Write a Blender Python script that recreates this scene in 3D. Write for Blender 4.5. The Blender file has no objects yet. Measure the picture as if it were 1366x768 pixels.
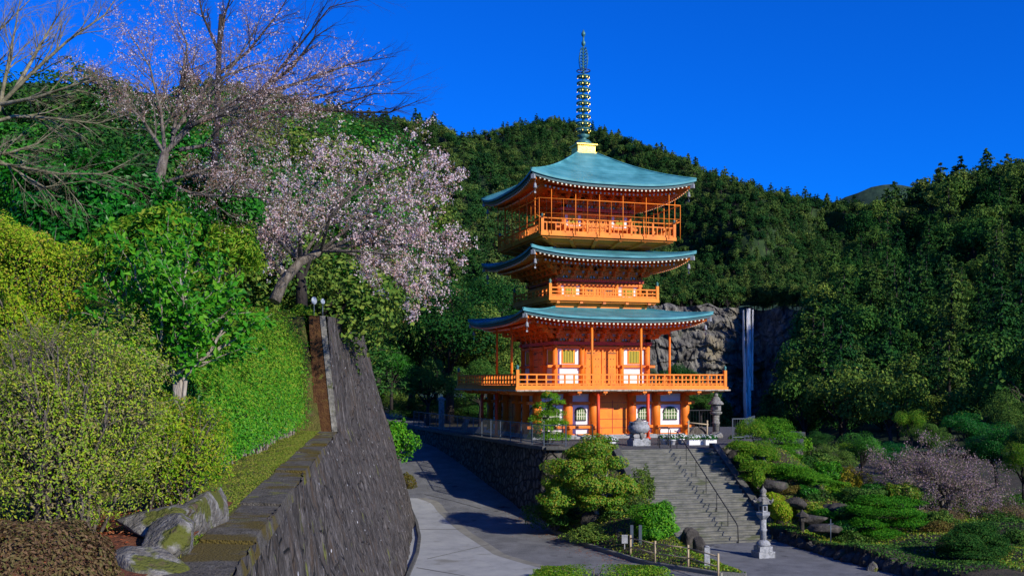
import bpy, math, random
import numpy as np
from mathutils import Vector, Matrix, Euler

S = bpy.context.scene
COL = S.collection
R = math.radians
# ------------------------------------------------------------------ camera
F = 1400.0            # focal length in pixels of the 1366 px wide photograph
cam = bpy.data.cameras.new('camera'); camo = bpy.data.objects.new('camera', cam); COL.objects.link(camo)
cam.sensor_width = 36; cam.lens = F/1366*36; cam.shift_y = 126/1366
cam.clip_start = .1; cam.clip_end = 12000
camo.location = (0, 0, 0); camo.rotation_euler = (R(90), 0, 0)
S.camera = camo
# ------------------------------------------------------------------ light
SUN_EL, SUN_AZ = 25.0, 134.0        # azimuth clockwise from +Y
sd = Vector((math.sin(R(SUN_AZ))*math.cos(R(SUN_EL)), math.cos(R(SUN_AZ))*math.cos(R(SUN_EL)), math.sin(R(SUN_EL))))
w = bpy.data.worlds.new('World'); S.world = w; w.use_nodes = True
nt = w.node_tree; nt.nodes.clear()
sky = nt.nodes.new('ShaderNodeTexSky'); sky.sky_type = 'NISHITA'; sky.sun_disc = False
sky.sun_elevation = R(SUN_EL); sky.sun_rotation = R(SUN_AZ); sky.air_density = 1.0; sky.dust_density = 0.1; sky.ozone_density = 4.0; sky.altitude = 800
tint = nt.nodes.new('ShaderNodeMix'); tint.data_type = 'RGBA'; tint.blend_type = 'MULTIPLY'; tint.inputs[0].default_value = 1
tint.inputs[7].default_value = (0.015, 0.50, 1.60, 1)
bg = nt.nodes.new('ShaderNodeBackground'); bg.inputs[1].default_value = 0.105
wo = nt.nodes.new('ShaderNodeOutputWorld')
nt.links.new(sky.outputs[0], tint.inputs[6]); nt.links.new(tint.outputs[2], bg.inputs[0]); nt.links.new(bg.outputs[0], wo.inputs[0])
sl = bpy.data.lights.new('sun', 'SUN'); sl.energy = 5.0; sl.angle = R(.5); sl.color = (1, .93, .8)
so = bpy.data.objects.new('sun', sl); COL.objects.link(so); so.rotation_euler = sd.to_track_quat('Z', 'Y').to_euler()
S.view_settings.view_transform = 'Standard'; S.view_settings.look = 'None'; S.view_settings.gamma = 1; S.view_settings.exposure = 0.14
S.cycles.max_bounces = 5; S.cycles.transparent_max_bounces = 4; S.cycles.diffuse_bounces = 3; S.cycles.glossy_bounces = 2
S.cycles.use_denoising = True

# ------------------------------------------------------------------ helpers
def W(px, py, d): return np.array([(px-683)/F*d, d, (510-py)/F*d])       # a point seen at a pixel, d metres away
def sm(t): t = np.clip(t, 0, 1); return t*t*(3-2*t)
rs = np.random.RandomState

class B:
    def __init__(s): s.V = []; s.Fq = []; s.n = 0
    def add(s, v, f, mi=0, smooth=False):
        v = np.asarray(v, float).reshape(-1, 3); f = np.asarray(f, int)
        s.V.append(v); s.Fq.append((f+s.n, mi, smooth)); s.n += len(v)
    def box(s, c, size, rz=0, mi=0, M=None):
        x, y, z = [k/2 for k in size]
        v = np.array([(a*x, b*y, e*z) for e in (-1, 1) for a, b in ((-1, -1), (1, -1), (1, 1), (-1, 1))])
        if M is not None: v = v @ np.array(M).T
        if rz: ca, sa = math.cos(rz), math.sin(rz); v = v @ np.array([[ca, sa, 0], [-sa, ca, 0], [0, 0, 1]])
        s.add(v+np.array(c), [(3, 2, 1, 0), (4, 5, 6, 7), (0, 1, 5, 4), (1, 2, 6, 5), (2, 3, 7, 6), (3, 0, 4, 7)], mi)
    def beam(s, a, b, w_, h_, mi=0, up=(0, 0, 1)):
        a = np.array(a, float); b = np.array(b, float); d = b-a; L = np.linalg.norm(d); d /= L
        u = np.array(up, float); r = np.cross(d, u); r /= (np.linalg.norm(r)+1e-9); u = np.cross(r, d)
        v = [p+r*i*w_/2+u*j*h_/2 for p in (a, b) for i, j in ((-1, -1), (1, -1), (1, 1), (-1, 1))]
        s.add(v, [(3, 2, 1, 0), (4, 5, 6, 7), (0, 1, 5, 4), (1, 2, 6, 5), (2, 3, 7, 6), (3, 0, 4, 7)], mi)
    def tube(s, P, rad, n=6, mi=0, cap=True):
        P = np.asarray(P, float); m = len(P); rad = np.broadcast_to(rad, (m,))
        T = np.gradient(P, axis=0); T /= (np.linalg.norm(T, axis=1)[:, None]+1e-9)
        up = np.array([0, 0, 1.]) if abs(T[0][2]) < .9 else np.array([1., 0, 0])
        A = np.cross(T, up); A /= (np.linalg.norm(A, axis=1)[:, None]+1e-9); Bv = np.cross(T, A)
        th = np.arange(n)/n*2*math.pi
        v = P[:, None]+rad[:, None, None]*(A[:, None]*np.cos(th)[None, :, None]+Bv[:, None]*np.sin(th)[None, :, None])
        i = np.arange(m-1)[:, None]*n; j = np.arange(n)[None]; k = (j+1) % n
        f = np.stack([i+j, i+k, i+n+k, i+n+j], -1).reshape(-1, 4)
        s.add(v.reshape(-1, 3), f, mi, True)
        if cap:
            s.Fq.append((np.array([list(range(n))[::-1]])+s.n-m*n, mi, False)); s.Fq.append((np.array([list(range(n))])+s.n-n, mi, False))
    def lathe(s, prof, c=(0, 0, 0), n=16, mi=0, smooth=True, sq=False):
        prof = np.array(prof, float); m = len(prof); th = np.arange(n)/n*2*math.pi+(math.pi/n if sq else 0)
        rr = prof[:, 0]*(1/math.cos(math.pi/n) if sq else 1)
        v = np.stack([rr[:, None]*np.cos(th), rr[:, None]*np.sin(th), np.repeat(prof[:, 1:2], n, 1)], -1).reshape(-1, 3)+np.array(c)
        i = np.arange(m-1)[:, None]*n; j = np.arange(n)[None]; k = (j+1) % n
        s.add(v, np.stack([i+j, i+k, i+n+k, i+n+j], -1).reshape(-1, 4), mi, smooth)
        s.Fq.append((np.array([list(range(n))[::-1]])+s.n-m*n, mi, False)); s.Fq.append((np.array([list(range(n))])+s.n-n, mi, False))
    def grid(s, G, mi=0, smooth=True, flip=False):
        G = np.asarray(G, float); a, b = G.shape[:2]
        i = np.arange(a-1)[:, None]*b; j = np.arange(b-1)[None]
        f = np.stack([i+j, i+j+1, i+b+j+1, i+b+j], -1).reshape(-1, 4)
        s.add(G.reshape(-1, 3), f[:, ::-1] if flip else f, mi, smooth)
    def leaves(s, P, N, size, asp=.5, rng=None, mi=0, fold=.12):
        n = len(P); size = np.broadcast_to(size, (n,))[:, None]
        N = N/(np.linalg.norm(N, axis=1)[:, None]+1e-9)
        a = rng.normal(size=(n, 3)); a -= N*(a*N).sum(1)[:, None]; a /= (np.linalg.norm(a, axis=1)[:, None]+1e-9); b = np.cross(N, a)
        v = np.stack([P-a*size*.5, P+b*size*asp*.5+N*size*fold, P+a*size*.5, P-b*size*asp*.5+N*size*fold], 1).reshape(-1, 3)
        s.add(v, np.arange(n*4).reshape(n, 4), mi)
    def blob(s, c, r, rng, n=10, amp=.25, mi=0, flat=0, smooth=False, facet=0):
        th = np.linspace(0, math.pi, n)[:, None]; ph = np.linspace(0, 2*math.pi, 2*n+1)[None]
        D = np.stack([np.sin(th)*np.cos(ph), np.sin(th)*np.sin(ph), np.cos(th)+0*ph], -1)
        k = rng.normal(size=(5, 3))*1.6; q = rng.rand(5)*6; f = 1+amp*sum(np.sin(D@k[i]+q[i]) for i in range(5))/2.2
        k2 = rng.normal(size=(3, 3))*5; f = f+amp*.35*sum(np.sin(D@k2[i]+i) for i in range(3))/2
        G = D*f[..., None]
        for i in range(facet):
            h = dirs(1, rng)[0]; t = G@h; lim = rng.uniform(.55, .8); G = G-np.where(t > lim, t-lim, 0)[..., None]*h*.92
        G = G*(1+.028*vnoise(G, 9, 5, 3)+.022*np.abs(vnoise(G, 10, 11, 2)))[..., None]*np.array(r)+np.array(c)
        s.grid(G, mi, smooth, flip=True)
    def build(s, name, mats, parent=None, loc=None, off=True):
        V = np.concatenate(s.V) if s.V else np.zeros((0, 3))
        if loc is not None: V = V-np.array(loc)
        elif parent is not None and off: V = V-np.array(parent.location)
        me = bpy.data.meshes.new(name); me.vertices.add(len(V)); me.vertices.foreach_set('co', V.astype(np.float32).ravel())
        idx = np.concatenate([f.ravel() for f, _, _ in s.Fq]); tot = np.concatenate([np.full(len(f), f.shape[1]) for f, _, _ in s.Fq])
        me.loops.add(len(idx)); me.loops.foreach_set('vertex_index', idx.astype(np.int32))
        me.polygons.add(len(tot)); me.polygons.foreach_set('loop_start', (np.cumsum(tot)-tot).astype(np.int32))
        me.polygons.foreach_set('loop_total', tot.astype(np.int32))
        me.polygons.foreach_set('material_index', np.concatenate([np.full(len(f), m) for f, m, _ in s.Fq]).astype(np.int32))
        me.polygons.foreach_set('use_smooth', np.concatenate([np.full(len(f), q) for f, _, q in s.Fq]))
        me.update(calc_edges=True); me.validate()
        for m in (mats if isinstance(mats, (list, tuple)) else [mats]): me.materials.append(m)
        o = bpy.data.objects.new(name, me); COL.objects.link(o)
        if parent is not None: o.parent = parent
        if loc is not None: o.location = loc
        return o
def thing(name, label, cat, loc=(0, 0, 0), rz=0, group=None):
    o = bpy.data.objects.new(name, None); COL.objects.link(o); o.location = loc; o.rotation_euler = (0, 0, rz); o.empty_display_size = .3
    return tag(o, label, cat, group)
def tag(o, label, cat, group=None, kind=None):
    o['label'] = label; o['category'] = cat
    if group: o['group'] = group
    if kind: o['kind'] = kind
    return o
def struct(o): o['kind'] = 'structure'; return o
def dup(root, loc, rz=0, sc=1, label=None, group=None):
    r = root.copy(); COL.objects.link(r); r.location = loc; r.rotation_euler = (0, 0, rz); r.scale = sc if hasattr(sc, '__len__') else (sc,)*3
    if label: r['label'] = label
    if group: r['group'] = group
    for ch in list(root.children):
        c = ch.copy(); COL.objects.link(c); c.parent = r
        for g in ch.children: d = g.copy(); COL.objects.link(d); d.parent = c
    return r
def dirs(n, rng):
    v = rng.normal(size=(n, 3)); return v/np.linalg.norm(v, axis=1)[:, None]
def vnoise(P, rng_seed, sc, octv=4):
    r = rs(rng_seed); out = 0; a = 1
    for o in range(octv):
        k = r.normal(size=(6, P.shape[-1]))*sc*(1.9**o); q = r.rand(6)*6.28
        out = out+a*sum(np.sin(P@k[i]+q[i]) for i in range(6))/3.5; a *= .52
    return out

# ------------------------------------------------------------------ materials
def newmat(name):
    m = bpy.data.materials.new(name); m.use_nodes = True; n = m.node_tree; b = n.nodes['Principled BSDF']; return m, n, b
def ramp(n, cols, pos=None):
    r = n.nodes.new('ShaderNodeValToRGB'); e = r.color_ramp.elements
    pos = pos or [i/(len(cols)-1) for i in range(len(cols))]
    while len(e) < len(cols): e.new(.5)
    for i, c in enumerate(cols): e[i].position = pos[i]; e[i].color = (*c, 1)
    return r
def mat(name, cols, scale=3, rough=.8, bump=.0, bscale=None, stretch=(1, 1, 1), spec=.3, metal=0, detail=6, pos=None, vor=None, dirt=None):
    m, n, b = newmat(name); L = n.links.new
    tc = n.nodes.new('ShaderNodeTexCoord'); mp = n.nodes.new('ShaderNodeMapping'); mp.inputs[3].default_value = stretch
    L(tc.outputs['Object'], mp.inputs[0])
    no = n.nodes.new('ShaderNodeTexNoise'); no.inputs['Scale'].default_value = scale; no.inputs['Detail'].default_value = detail; no.inputs['Roughness'].default_value = .65
    L(mp.outputs[0], no.inputs['Vector'])
    pos = pos or [.3+.4*i/max(1, len(cols)-1) for i in range(len(cols))]
    r = ramp(n, cols, pos); L(no.outputs['Fac'], r.inputs[0]); out = r.outputs[0]; hgt = None
    if vor:      # (scale, joint colour, joint width): stones with dark joints
        v = n.nodes.new('ShaderNodeTexVoronoi'); v.feature = 'DISTANCE_TO_EDGE'; v.inputs['Scale'].default_value = vor[0]; L(mp.outputs[0], v.inputs['Vector'])
        v2 = n.nodes.new('ShaderNodeTexVoronoi'); v2.inputs['Scale'].default_value = vor[0]; L(mp.outputs[0], v2.inputs['Vector'])
        mr = n.nodes.new('ShaderNodeMapRange'); mr.inputs[1].default_value = 0; mr.inputs[2].default_value = vor[2]; L(v.outputs['Distance'], mr.inputs[0])
        hs = n.nodes.new('ShaderNodeHueSaturation'); L(out, hs.inputs['Color'])
        m2 = n.nodes.new('ShaderNodeMapRange'); m2.inputs[3].default_value = .7; m2.inputs[4].default_value = 1.3; sx = n.nodes.new('ShaderNodeSeparateColor'); L(v2.outputs['Color'], sx.inputs[0]); L(sx.outputs[0], m2.inputs[0]); L(m2.outputs[0], hs.inputs['Value'])
        mx = n.nodes.new('ShaderNodeMix'); mx.data_type = 'RGBA'; mx.inputs[6].default_value = (*vor[1], 1); L(mr.outputs[0], mx.inputs[0]); L(hs.outputs[0], mx.inputs[7]); out = mx.outputs[2]; hgt = mr.outputs[0]
    if dirt:     # (scale, colour, threshold, softness): blotches with a shape of their own
        for (ds, dc, th, so_) in dirt:
            d = n.nodes.new('ShaderNodeTexNoise'); d.inputs['Scale'].default_value = ds; d.inputs['Detail'].default_value = 7; L(mp.outputs[0], d.inputs['Vector'])
            mr = n.nodes.new('ShaderNodeMapRange'); mr.inputs[1].default_value = th; mr.inputs[2].default_value = th+so_; L(d.outputs['Fac'], mr.inputs[0])
            mx = n.nodes.new('ShaderNodeMix'); mx.data_type = 'RGBA'; L(mr.outputs[0], mx.inputs[0]); L(out, mx.inputs[6]); mx.inputs[7].default_value = (*dc, 1); out = mx.outputs[2]
    L(out, b.inputs['Base Color']); b.inputs['Roughness'].default_value = rough; b.inputs['Specular IOR Level'].default_value = spec; b.inputs['Metallic'].default_value = metal
    if bump:
        bs = n.nodes.new('ShaderNodeTexNoise'); bs.inputs['Scale'].default_value = bscale or scale*4; bs.inputs['Detail'].default_value = 8; L(mp.outputs[0], bs.inputs['Vector'])
        bp = n.nodes.new('ShaderNodeBump'); bp.inputs['Strength'].default_value = min(1, bump); bp.inputs['Distance'].default_value = .05*max(1, bump)
        if hgt is not None:
            ma = n.nodes.new('ShaderNodeMath'); ma.operation = 'MULTIPLY_ADD'; L(hgt, ma.inputs[0]); ma.inputs[1].default_value = 1.5; L(bs.outputs['Fac'], ma.inputs[2]); L(ma.outputs[0], bp.inputs['Height'])
        else: L(bs.outputs['Fac'], bp.inputs['Height'])
        L(bp.outputs[0], b.inputs['Normal'])
    return m
def leafmat(name, cols, trans=.3, rough=.5, spec=.25, var=.25):
    m, n, b = newmat(name); L = n.links.new
    g = n.nodes.new('ShaderNodeNewGeometry'); r = ramp(n, cols); L(g.outputs['Random Per Island'], r.inputs[0])
    oi = n.nodes.new('ShaderNodeObjectInfo'); mr = n.nodes.new('ShaderNodeMapRange'); mr.inputs[3].default_value = 1-var; mr.inputs[4].default_value = 1+var; L(oi.outputs['Random'], mr.inputs[0])
    hs = n.nodes.new('ShaderNodeHueSaturation'); L(r.outputs[0], hs.inputs['Color']); L(mr.outputs[0], hs.inputs['Value'])
    mh = n.nodes.new('ShaderNodeMath'); mh.operation = 'MULTIPLY_ADD'; L(oi.outputs['Random'], mh.inputs[0]); mh.inputs[1].default_value = -.05*var/.25; mh.inputs[2].default_value = .5+.025*var/.25; L(mh.outputs[0], hs.inputs['Hue'])
    L(hs.outputs[0], b.inputs['Base Color']); b.inputs['Roughness'].default_value = rough; b.inputs['Specular IOR Level'].default_value = spec
    t = n.nodes.new('ShaderNodeBsdfTranslucent'); L(hs.outputs[0], t.inputs[0]); mx = n.nodes.new('ShaderNodeMixShader'); mx.inputs[0].default_value = trans
    L(b.outputs[0], mx.inputs[1]); L(t.outputs[0], mx.inputs[2]); L(mx.outputs[0], n.nodes['Material Output'].inputs[0]); return m
def plain(name, c, rough=.6, spec=.3, metal=0, var=.12, bump=0, scale=4):
    return mat(name, [tuple(k*(1-var) for k in c), tuple(min(1, k*(1+var)) for k in c)], scale, rough, bump, spec=spec, metal=metal)

ORANGE = mat('vermilion_paint', [(.72, .17, .018), (.84, .22, .022), (.9, .26, .03)], 2.2, .5, .15, 22, spec=.2, dirt=[(1.1, (.60, .12, .02), .5, .2), (7, (.40, .10, .04), .62, .12)])
ORANGE2 = mat('vermilion_paint_bright', [(.82, .22, .02), (.9, .28, .026)], 2.5, .5, .1, 22, spec=.2, dirt=[(1.3, (.72, .18, .02), .5, .2), (8, (.5, .16, .06), .62, .12)])
RED = plain('red_paint', (.62, .06, .02), .45)
REDD = plain('dark_red_beam', (.5, .06, .02), .5)
WHITE = mat('white_plaster', [(.68, .68, .70), (.82, .82, .82)], 3, .8)
RAFT = plain('white_rafter_tip', (.78, .72, .55), .7)
YEL = mat('yellow_lattice', [(.55, .42, .02), (.62, .5, .04)], 3, .6)
GREENW = mat('dark_green_lattice', [(.05, .12, .03), (.1, .18, .04)], 3, .6)
DARK = plain('dark_iron_and_shade', (.02, .02, .022), .5)
GOLD = mat('gold_leaf', [(.75, .48, .06), (.95, .7, .16)], 6, .35, .2, 14, metal=.6, dirt=[(5, (.25, .25, .12), .62, .1)])
BRONZE = mat('green_bronze', [(.02, .08, .09), (.05, .18, .18), (.13, .22, .14)], 5, .5, .1, metal=.3, spec=.4)
GLASS = plain('dark_pane', (.03, .05, .05), .15, .6)
def copper():
    m, n, b = newmat('verdigris_copper'); L = n.links.new
    tc = n.nodes.new('ShaderNodeTexCoord'); no = n.nodes.new('ShaderNodeTexNoise'); no.inputs['Scale'].default_value = 1.1; no.inputs['Detail'].default_value = 7; L(tc.outputs['Object'], no.inputs['Vector'])
    r = ramp(n, [(.04, .19, .21), (.07, .28, .31), (.115, .37, .40)], [.3, .5, .72]); L(no.outputs['Fac'], r.inputs[0])
    sep = n.nodes.new('ShaderNodeSeparateXYZ'); L(tc.outputs['Object'], sep.inputs[0])
    ax = n.nodes.new('ShaderNodeMath'); ax.operation = 'ABSOLUTE'; L(sep.outputs[0], ax.inputs[0]); ay = n.nodes.new('ShaderNodeMath'); ay.operation = 'ABSOLUTE'; L(sep.outputs[1], ay.inputs[0])
    mxm = n.nodes.new('ShaderNodeMath'); mxm.operation = 'MAXIMUM'; L(ax.outputs[0], mxm.inputs[0]); L(ay.outputs[0], mxm.inputs[1])
    mu = n.nodes.new('ShaderNodeMath'); mu.operation = 'MULTIPLY'; L(mxm.outputs[0], mu.inputs[0]); mu.inputs[1].default_value = 5.2
    fr = n.nodes.new('ShaderNodeMath'); fr.operation = 'FRACT'; L(mu.outputs[0], fr.inputs[0])
    br = n.nodes.new('ShaderNodeTexWhiteNoise'); br.noise_dimensions = '1D'; fl = n.nodes.new('ShaderNodeMath'); fl.operation = 'FLOOR'; L(mu.outputs[0], fl.inputs[0]); L(fl.outputs[0], br.inputs['W'])
    bp = n.nodes.new('ShaderNodeBump'); bp.inputs['Strength'].default_value = .8; bp.inputs['Distance'].default_value = .03; L(fr.outputs[0], bp.inputs['Height']); L(bp.outputs[0], b.inputs['Normal'])
    hs = n.nodes.new('ShaderNodeHueSaturation'); mr = n.nodes.new('ShaderNodeMapRange'); mr.inputs[3].default_value = .88; mr.inputs[4].default_value = 1.1; L(br.outputs[0], mr.inputs[0]); L(mr.outputs[0], hs.inputs['Value']); L(r.outputs[0], hs.inputs['Color'])
    L(hs.outputs[0], b.inputs['Base Color']); b.inputs['Roughness'].default_value = .6; b.inputs['Specular IOR Level'].default_value = .25; return m
COPPER = copper()
CEDGE = plain('copper_edge', (.035, .10, .11), .5)
STONE = mat('grey_granite', [(.16, .17, .18), (.3, .31, .32), (.42, .43, .44)], 9, .8, .5, 30, dirt=[(3, (.1, .11, .09), .6, .1)])
STONED = mat('weathered_lantern_stone', [(.08, .08, .075), (.2, .19, .17), (.33, .32, .29)], 7, .85, .6, 24, dirt=[(5, (.09, .1, .05), .58, .1)])
BARK = mat('grey_brown_bark', [(.05, .04, .03), (.13, .11, .09), (.24, .21, .18)], 6, .9, .8, 14, (3, 3, .6))
BARKD = mat('dark_bark', [(.015, .013, .012), (.05, .04, .035)], 5, .9, .8, 14, (3, 3, .6))
BARKP = mat('pale_bark', [(.14, .11, .09), (.3, .26, .21), (.42, .38, .33)], 7, .85, .6, 16, (3, 3, .8))
OLIVEB = mat('olive_bark', [(.07, .065, .03), (.19, .17, .10), (.34, .30, .22)], 6, .85, .5, 16)
TWIGS = plain('twig_brown', (.2, .15, .11), .9)
CONC = mat('pale_concrete', [(.24, .25, .25), (.31, .32, .32), (.36, .37, .36)], 1.1, .85, .4, 25, dirt=[(.9, (.2, .2, .18), .6, .12), (14, (.17, .17, .16), .67, .06)])
CONCB = mat('kerb_concrete', [(.17, .165, .14), (.25, .245, .21)], 2, .9, .5, 25)
ASPH = mat('asphalt', [(.11, .115, .12), (.17, .175, .18), (.23, .235, .24)], 1.0, .85, .9, 60, dirt=[(26, (.24, .24, .24), .6, .08), (.35, (.15, .155, .16), .55, .1), (.8, (.05, .05, .05), .66, .06)])
STEP = mat('mossy_step_stone', [(.085, .09, .075), (.15, .15, .13), (.215, .21, .18)], 2.2, .9, .7, 22, (1, 1, 2), dirt=[(1.2, (.09, .1, .06), .58, .1)])
PARA = mat('parapet_stone', [(.06, .06, .055), (.12, .12, .11)], 3, .9, .6, 20)
GRAVEL = mat('dark_gravel', [(.035, .035, .037), (.1, .1, .1), (.18, .18, .17)], 14, .95, 1, 40)
WALLST = mat('rubble_wall', [(.03, .027, .022), (.09, .08, .065), (.17, .155, .13)], 5, .9, 1, 14, vor=(2.3, (.010, .01, .008), .16))
MOSSY = mat('moss_coping', [(.045, .04, .03), (.10, .09, .075), (.15, .14, .12)], 7, .95, 1, 40, dirt=[(1.3, (.1, .075, .015), .5, .08), (2.1, (.16, .17, .015), .58, .1), (30, (.22, .2, .17), .68, .05)])
BROWNM = mat('brown_moss_wall_end', [(.05, .02, .008), (.09, .04, .015), (.13, .07, .02)], 6, .95, .8, 30, dirt=[(3, (.12, .12, .02), .62, .08)])
def bigwall():
    m = mat('battered_stone_wall', [(.016, .014, .012), (.045, .039, .034), (.085, .075, .068), (.16, .145, .135)], 3.2, .9, 1, 12, (2.3, 2.0, .75), vor=(1.1, (.03, .026, .023), .03), 
            dirt=[(1.4, (.07, .05, .035), .56, .1), (1.1, (.14, .15, .03), .66, .05), (14, (.30, .29, .29), .66, .05)])
    n = m.node_tree; b = n.nodes['Principled BSDF']; L = n.links.new; src = b.inputs['Base Color'].links[0].from_socket
    tc = n.nodes.new('ShaderNodeTexCoord'); v = n.nodes.new('ShaderNodeTexVoronoi'); v.inputs['Scale'].default_value = 3.3; L(tc.outputs['Object'], v.inputs['Vector'])
    mr = n.nodes.new('ShaderNodeMapRange'); mr.inputs[1].default_value = .13; mr.inputs[2].default_value = .09; L(v.outputs['Distance'], mr.inputs[0])
    sx = n.nodes.new('ShaderNodeSeparateColor'); L(v.outputs['Color'], sx.inputs[0]); gt = n.nodes.new('ShaderNodeMath'); gt.operation = 'GREATER_THAN'; gt.inputs[1].default_value = .72; L(sx.outputs[0], gt.inputs[0])
    mu = n.nodes.new('ShaderNodeMath'); mu.operation = 'MULTIPLY'; L(gt.outputs[0], mu.inputs[0]); L(mr.outputs[0], mu.inputs[1])
    mx = n.nodes.new('ShaderNodeMix'); mx.data_type = 'RGBA'; L(mu.outputs[0], mx.inputs[0]); L(src, mx.inputs[6]); mx.inputs[7].default_value = (.55, .55, .56, 1); L(mx.outputs[2], b.inputs['Base Color'])
    return m
BIGW = bigwall()
GRASSB = mat('mossy_grass_ground', [(.04, .04, .012), (.10, .10, .02), (.16, .13, .04)], 3, .95, 1, 30, dirt=[(2.5, (.12, .08, .04), .6, .1)])
LITTER = mat('leaf_litter_ground', [(.06, .02, .01), (.16, .05, .02), (.22, .09, .04)], 12, .95, 1, 40)
SOIL = mat('garden_soil', [(.02, .016, .010), (.045, .038, .022), (.09, .07, .045)], 2, .95, 1, 14, dirt=[(1.2, (.05, .075, .015), .55, .1)])
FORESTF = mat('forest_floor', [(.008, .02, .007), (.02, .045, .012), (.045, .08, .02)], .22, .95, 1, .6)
ROCK = mat('cliff_rock', [(.03, .028, .026), (.085, .08, .075), (.16, .155, .14), (.26, .24, .20)], .16, .9, 1, .9, (1, 1, .6),  dirt=[(.05, (.22, .19, .13), .58, .1), (.08, (.03, .045, .02), .62, .06)])
ROCK.node_tree.nodes['Bump'].inputs['Distance'].default_value = 1.5
BOUL = mat('mossy_boulder', [(.06, .052, .042), (.16, .15, .13), (.36, .35, .33)], 5, .9, 1, 26, dirt=[(3.2, (.09, .10, .015), .52, .06), (6, (.09, .06, .04), .62, .08)])
BOULG = mat('grey_boulder', [(.02, .018, .015), (.05, .045, .038), (.11, .095, .08)], 3, .9, 1, 14, dirt=[(2, (.04, .05, .02), .6, .1)])
BAMB = plain('bamboo_cane', (.42, .33, .2), .6)
METAL = plain('galvanised_metal', (.09, .11, .13), .45, metal=.4)
WATER = None

# foliage colours
L_FOR = leafmat('forest_foliage', [(.02, .08, .014), (.048, .135, .02), (.11, .19, .03)], .15, .75, .08, var=.5)
L_CON = leafmat('conifer_foliage', [(.016, .07, .016), (.036, .115, .02), (.075, .155, .026)], .12, .75, .08, var=.45)
L_FAR = leafmat('far_foliage', [(.022, .08, .02), (.045, .115, .024), (.09, .155, .032)], .12, .8, .05, var=.55)
L_DK = leafmat('camellia_leaves', [(.012, .09, .008), (.022, .16, .010), (.05, .24, .014)], .22, .4, .25, .2)
L_BR = leafmat('bright_green_leaves', [(.03, .18, .01), (.07, .30, .012), (.18, .42, .018)], .35, .5, .2, .1)
L_HDG = leafmat('hedge_leaves', [(.03, .15, .008), (.09, .27, .012), (.22, .37, .02), (.30, .34, .04)], .33, .6, .12, .1)
L_YG = leafmat('yellow_green_leaves', [(.12, .28, .01), (.26, .46, .015), (.46, .56, .03), (.40, .26, .05)], .38, .6, .12, .1)
L_TW = leafmat('sparse_olive_leaves', [(.14, .30, .015), (.34, .55, .02), (.52, .56, .05), (.32, .24, .12), (.24, .44, .02), (.36, .28, .17)], .38, .6, .12, .1)
L_BRN = leafmat('winter_brown_azalea', [(.09, .055, .03), (.16, .09, .045), (.12, .12, .03), (.22, .13, .07)], .25, .7, .2, .1)
L_OLV = leafmat('bronze_azalea', [(.10, .07, .015), (.17, .12, .02), (.10, .14, .02)], .25, .6, .2, .15)
L_PINE = leafmat('pine_needles', [(.03, .14, .008), (.07, .24, .010), (.16, .34, .016)], .25, .65, .1, .2)
L_MAP = leafmat('olive_tree_leaves', [(.05, .18, .01), (.12, .29, .012), (.26, .34, .02), (.34, .26, .03)], .3, .5, .3, .1)
L_PETAL = leafmat('cherry_petals', [(.70, .46, .44), (.86, .70, .68), (.95, .88, .84)], .45, .7, .1, .05)
L_BUD = leafmat('cherry_buds', [(.34, .15, .10), (.46, .25, .19), (.28, .18, .09)], .3, .6, .2, .1)
L_MAG = leafmat('mauve_blossom', [(.24, .15, .16), (.42, .30, .34), (.16, .12, .08), (.12, .16, .04)], .3, .7, .1, .1)
L_YB = leafmat('yellow_shrub_leaves', [(.3, .25, .01), (.5, .38, .02), (.25, .3, .02)], .3, .6, .2, .1)
L_RED = leafmat('fallen_leaves', [(.18, .03, .01), (.32, .08, .03), (.4, .17, .08)], .1, .8, .1, .1)
L_GR = leafmat('grass_blades', [(.07, .14, .012), (.16, .24, .02), (.30, .26, .06)], .3, .7, .2, .1)
L_FLW = leafmat('white_flowers', [(.7, .72, .7), (.8, .8, .78)], .2, .7, .1, .02)
# ------------------------------------------------------------------ ground heights
ZT, ZP = -3.2, -6.9
_zy = [0, 40, 47, 52.4, 54, 57.6, 62.4, 68.4, 79.7, 106.7, 127, 300]; _zz = [-6.9, -6.9, -6.75, -6.4, -6.1, -5.6, -4.9, -4.2, -3.7, -3.2, -3.0, -2.5]
def zr(y): return np.interp(y, _zy, _zz)
EDGE = np.array([(0, 8.3, 7.2, 7.2)])
RE = np.array([(7.4, 37.4), (5.0, 39.8), (3.2, 43.3), (1.85, 47.1), (.86, 51.5), (.15, 54), (-.9, 57.6), (-2.1, 62.4), (-3.9, 68.4), (-6.1, 79.7), (-10.9, 106.7), (-15.7, 127)])
def road():
    b = B(); ys = np.concatenate([np.linspace(20, 60, 81), np.linspace(61, 180, 80)])
    xr = np.where(ys < 51.5, 15.5, np.interp(ys, RE[:, 1], RE[:, 0])+.6); xr = np.where((ys > 44.6) & (ys < 51.5), 11.2, xr)
    xl = np.interp(ys, [20, 50, 60, 68, 80, 107, 127, 180], [-6, -6, -7.5, -8.8, -11.3, -16.5, -21, -36])
    G = np.zeros((len(ys), 13, 3))
    for i, y in enumerate(ys):
        xs = np.linspace(xl[i], xr[i], 13); G[i, :, 0] = xs; G[i, :, 1] = y; G[i, :, 2] = zr(y)
    b.grid(G, flip=False); return struct(b.build('road', ASPH))
road()
def strip(left, right, n, dz, thick=0):
    """sheet between two plan polylines, lying dz above the road"""
    t = np.linspace(0, 1, n)
    def samp(p): p = np.array(p, float); return np.stack([np.interp(t, np.linspace(0, 1, len(p)), p[:, k]) for k in (0, 1)], -1)
    a, c = samp(left), samp(right); G = np.stack([a+(c-a)*q for q in np.linspace(0, 1, 5)], 1); return np.concatenate([G, (zr(G[..., 1])+dz)[..., None]], -1)
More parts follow.
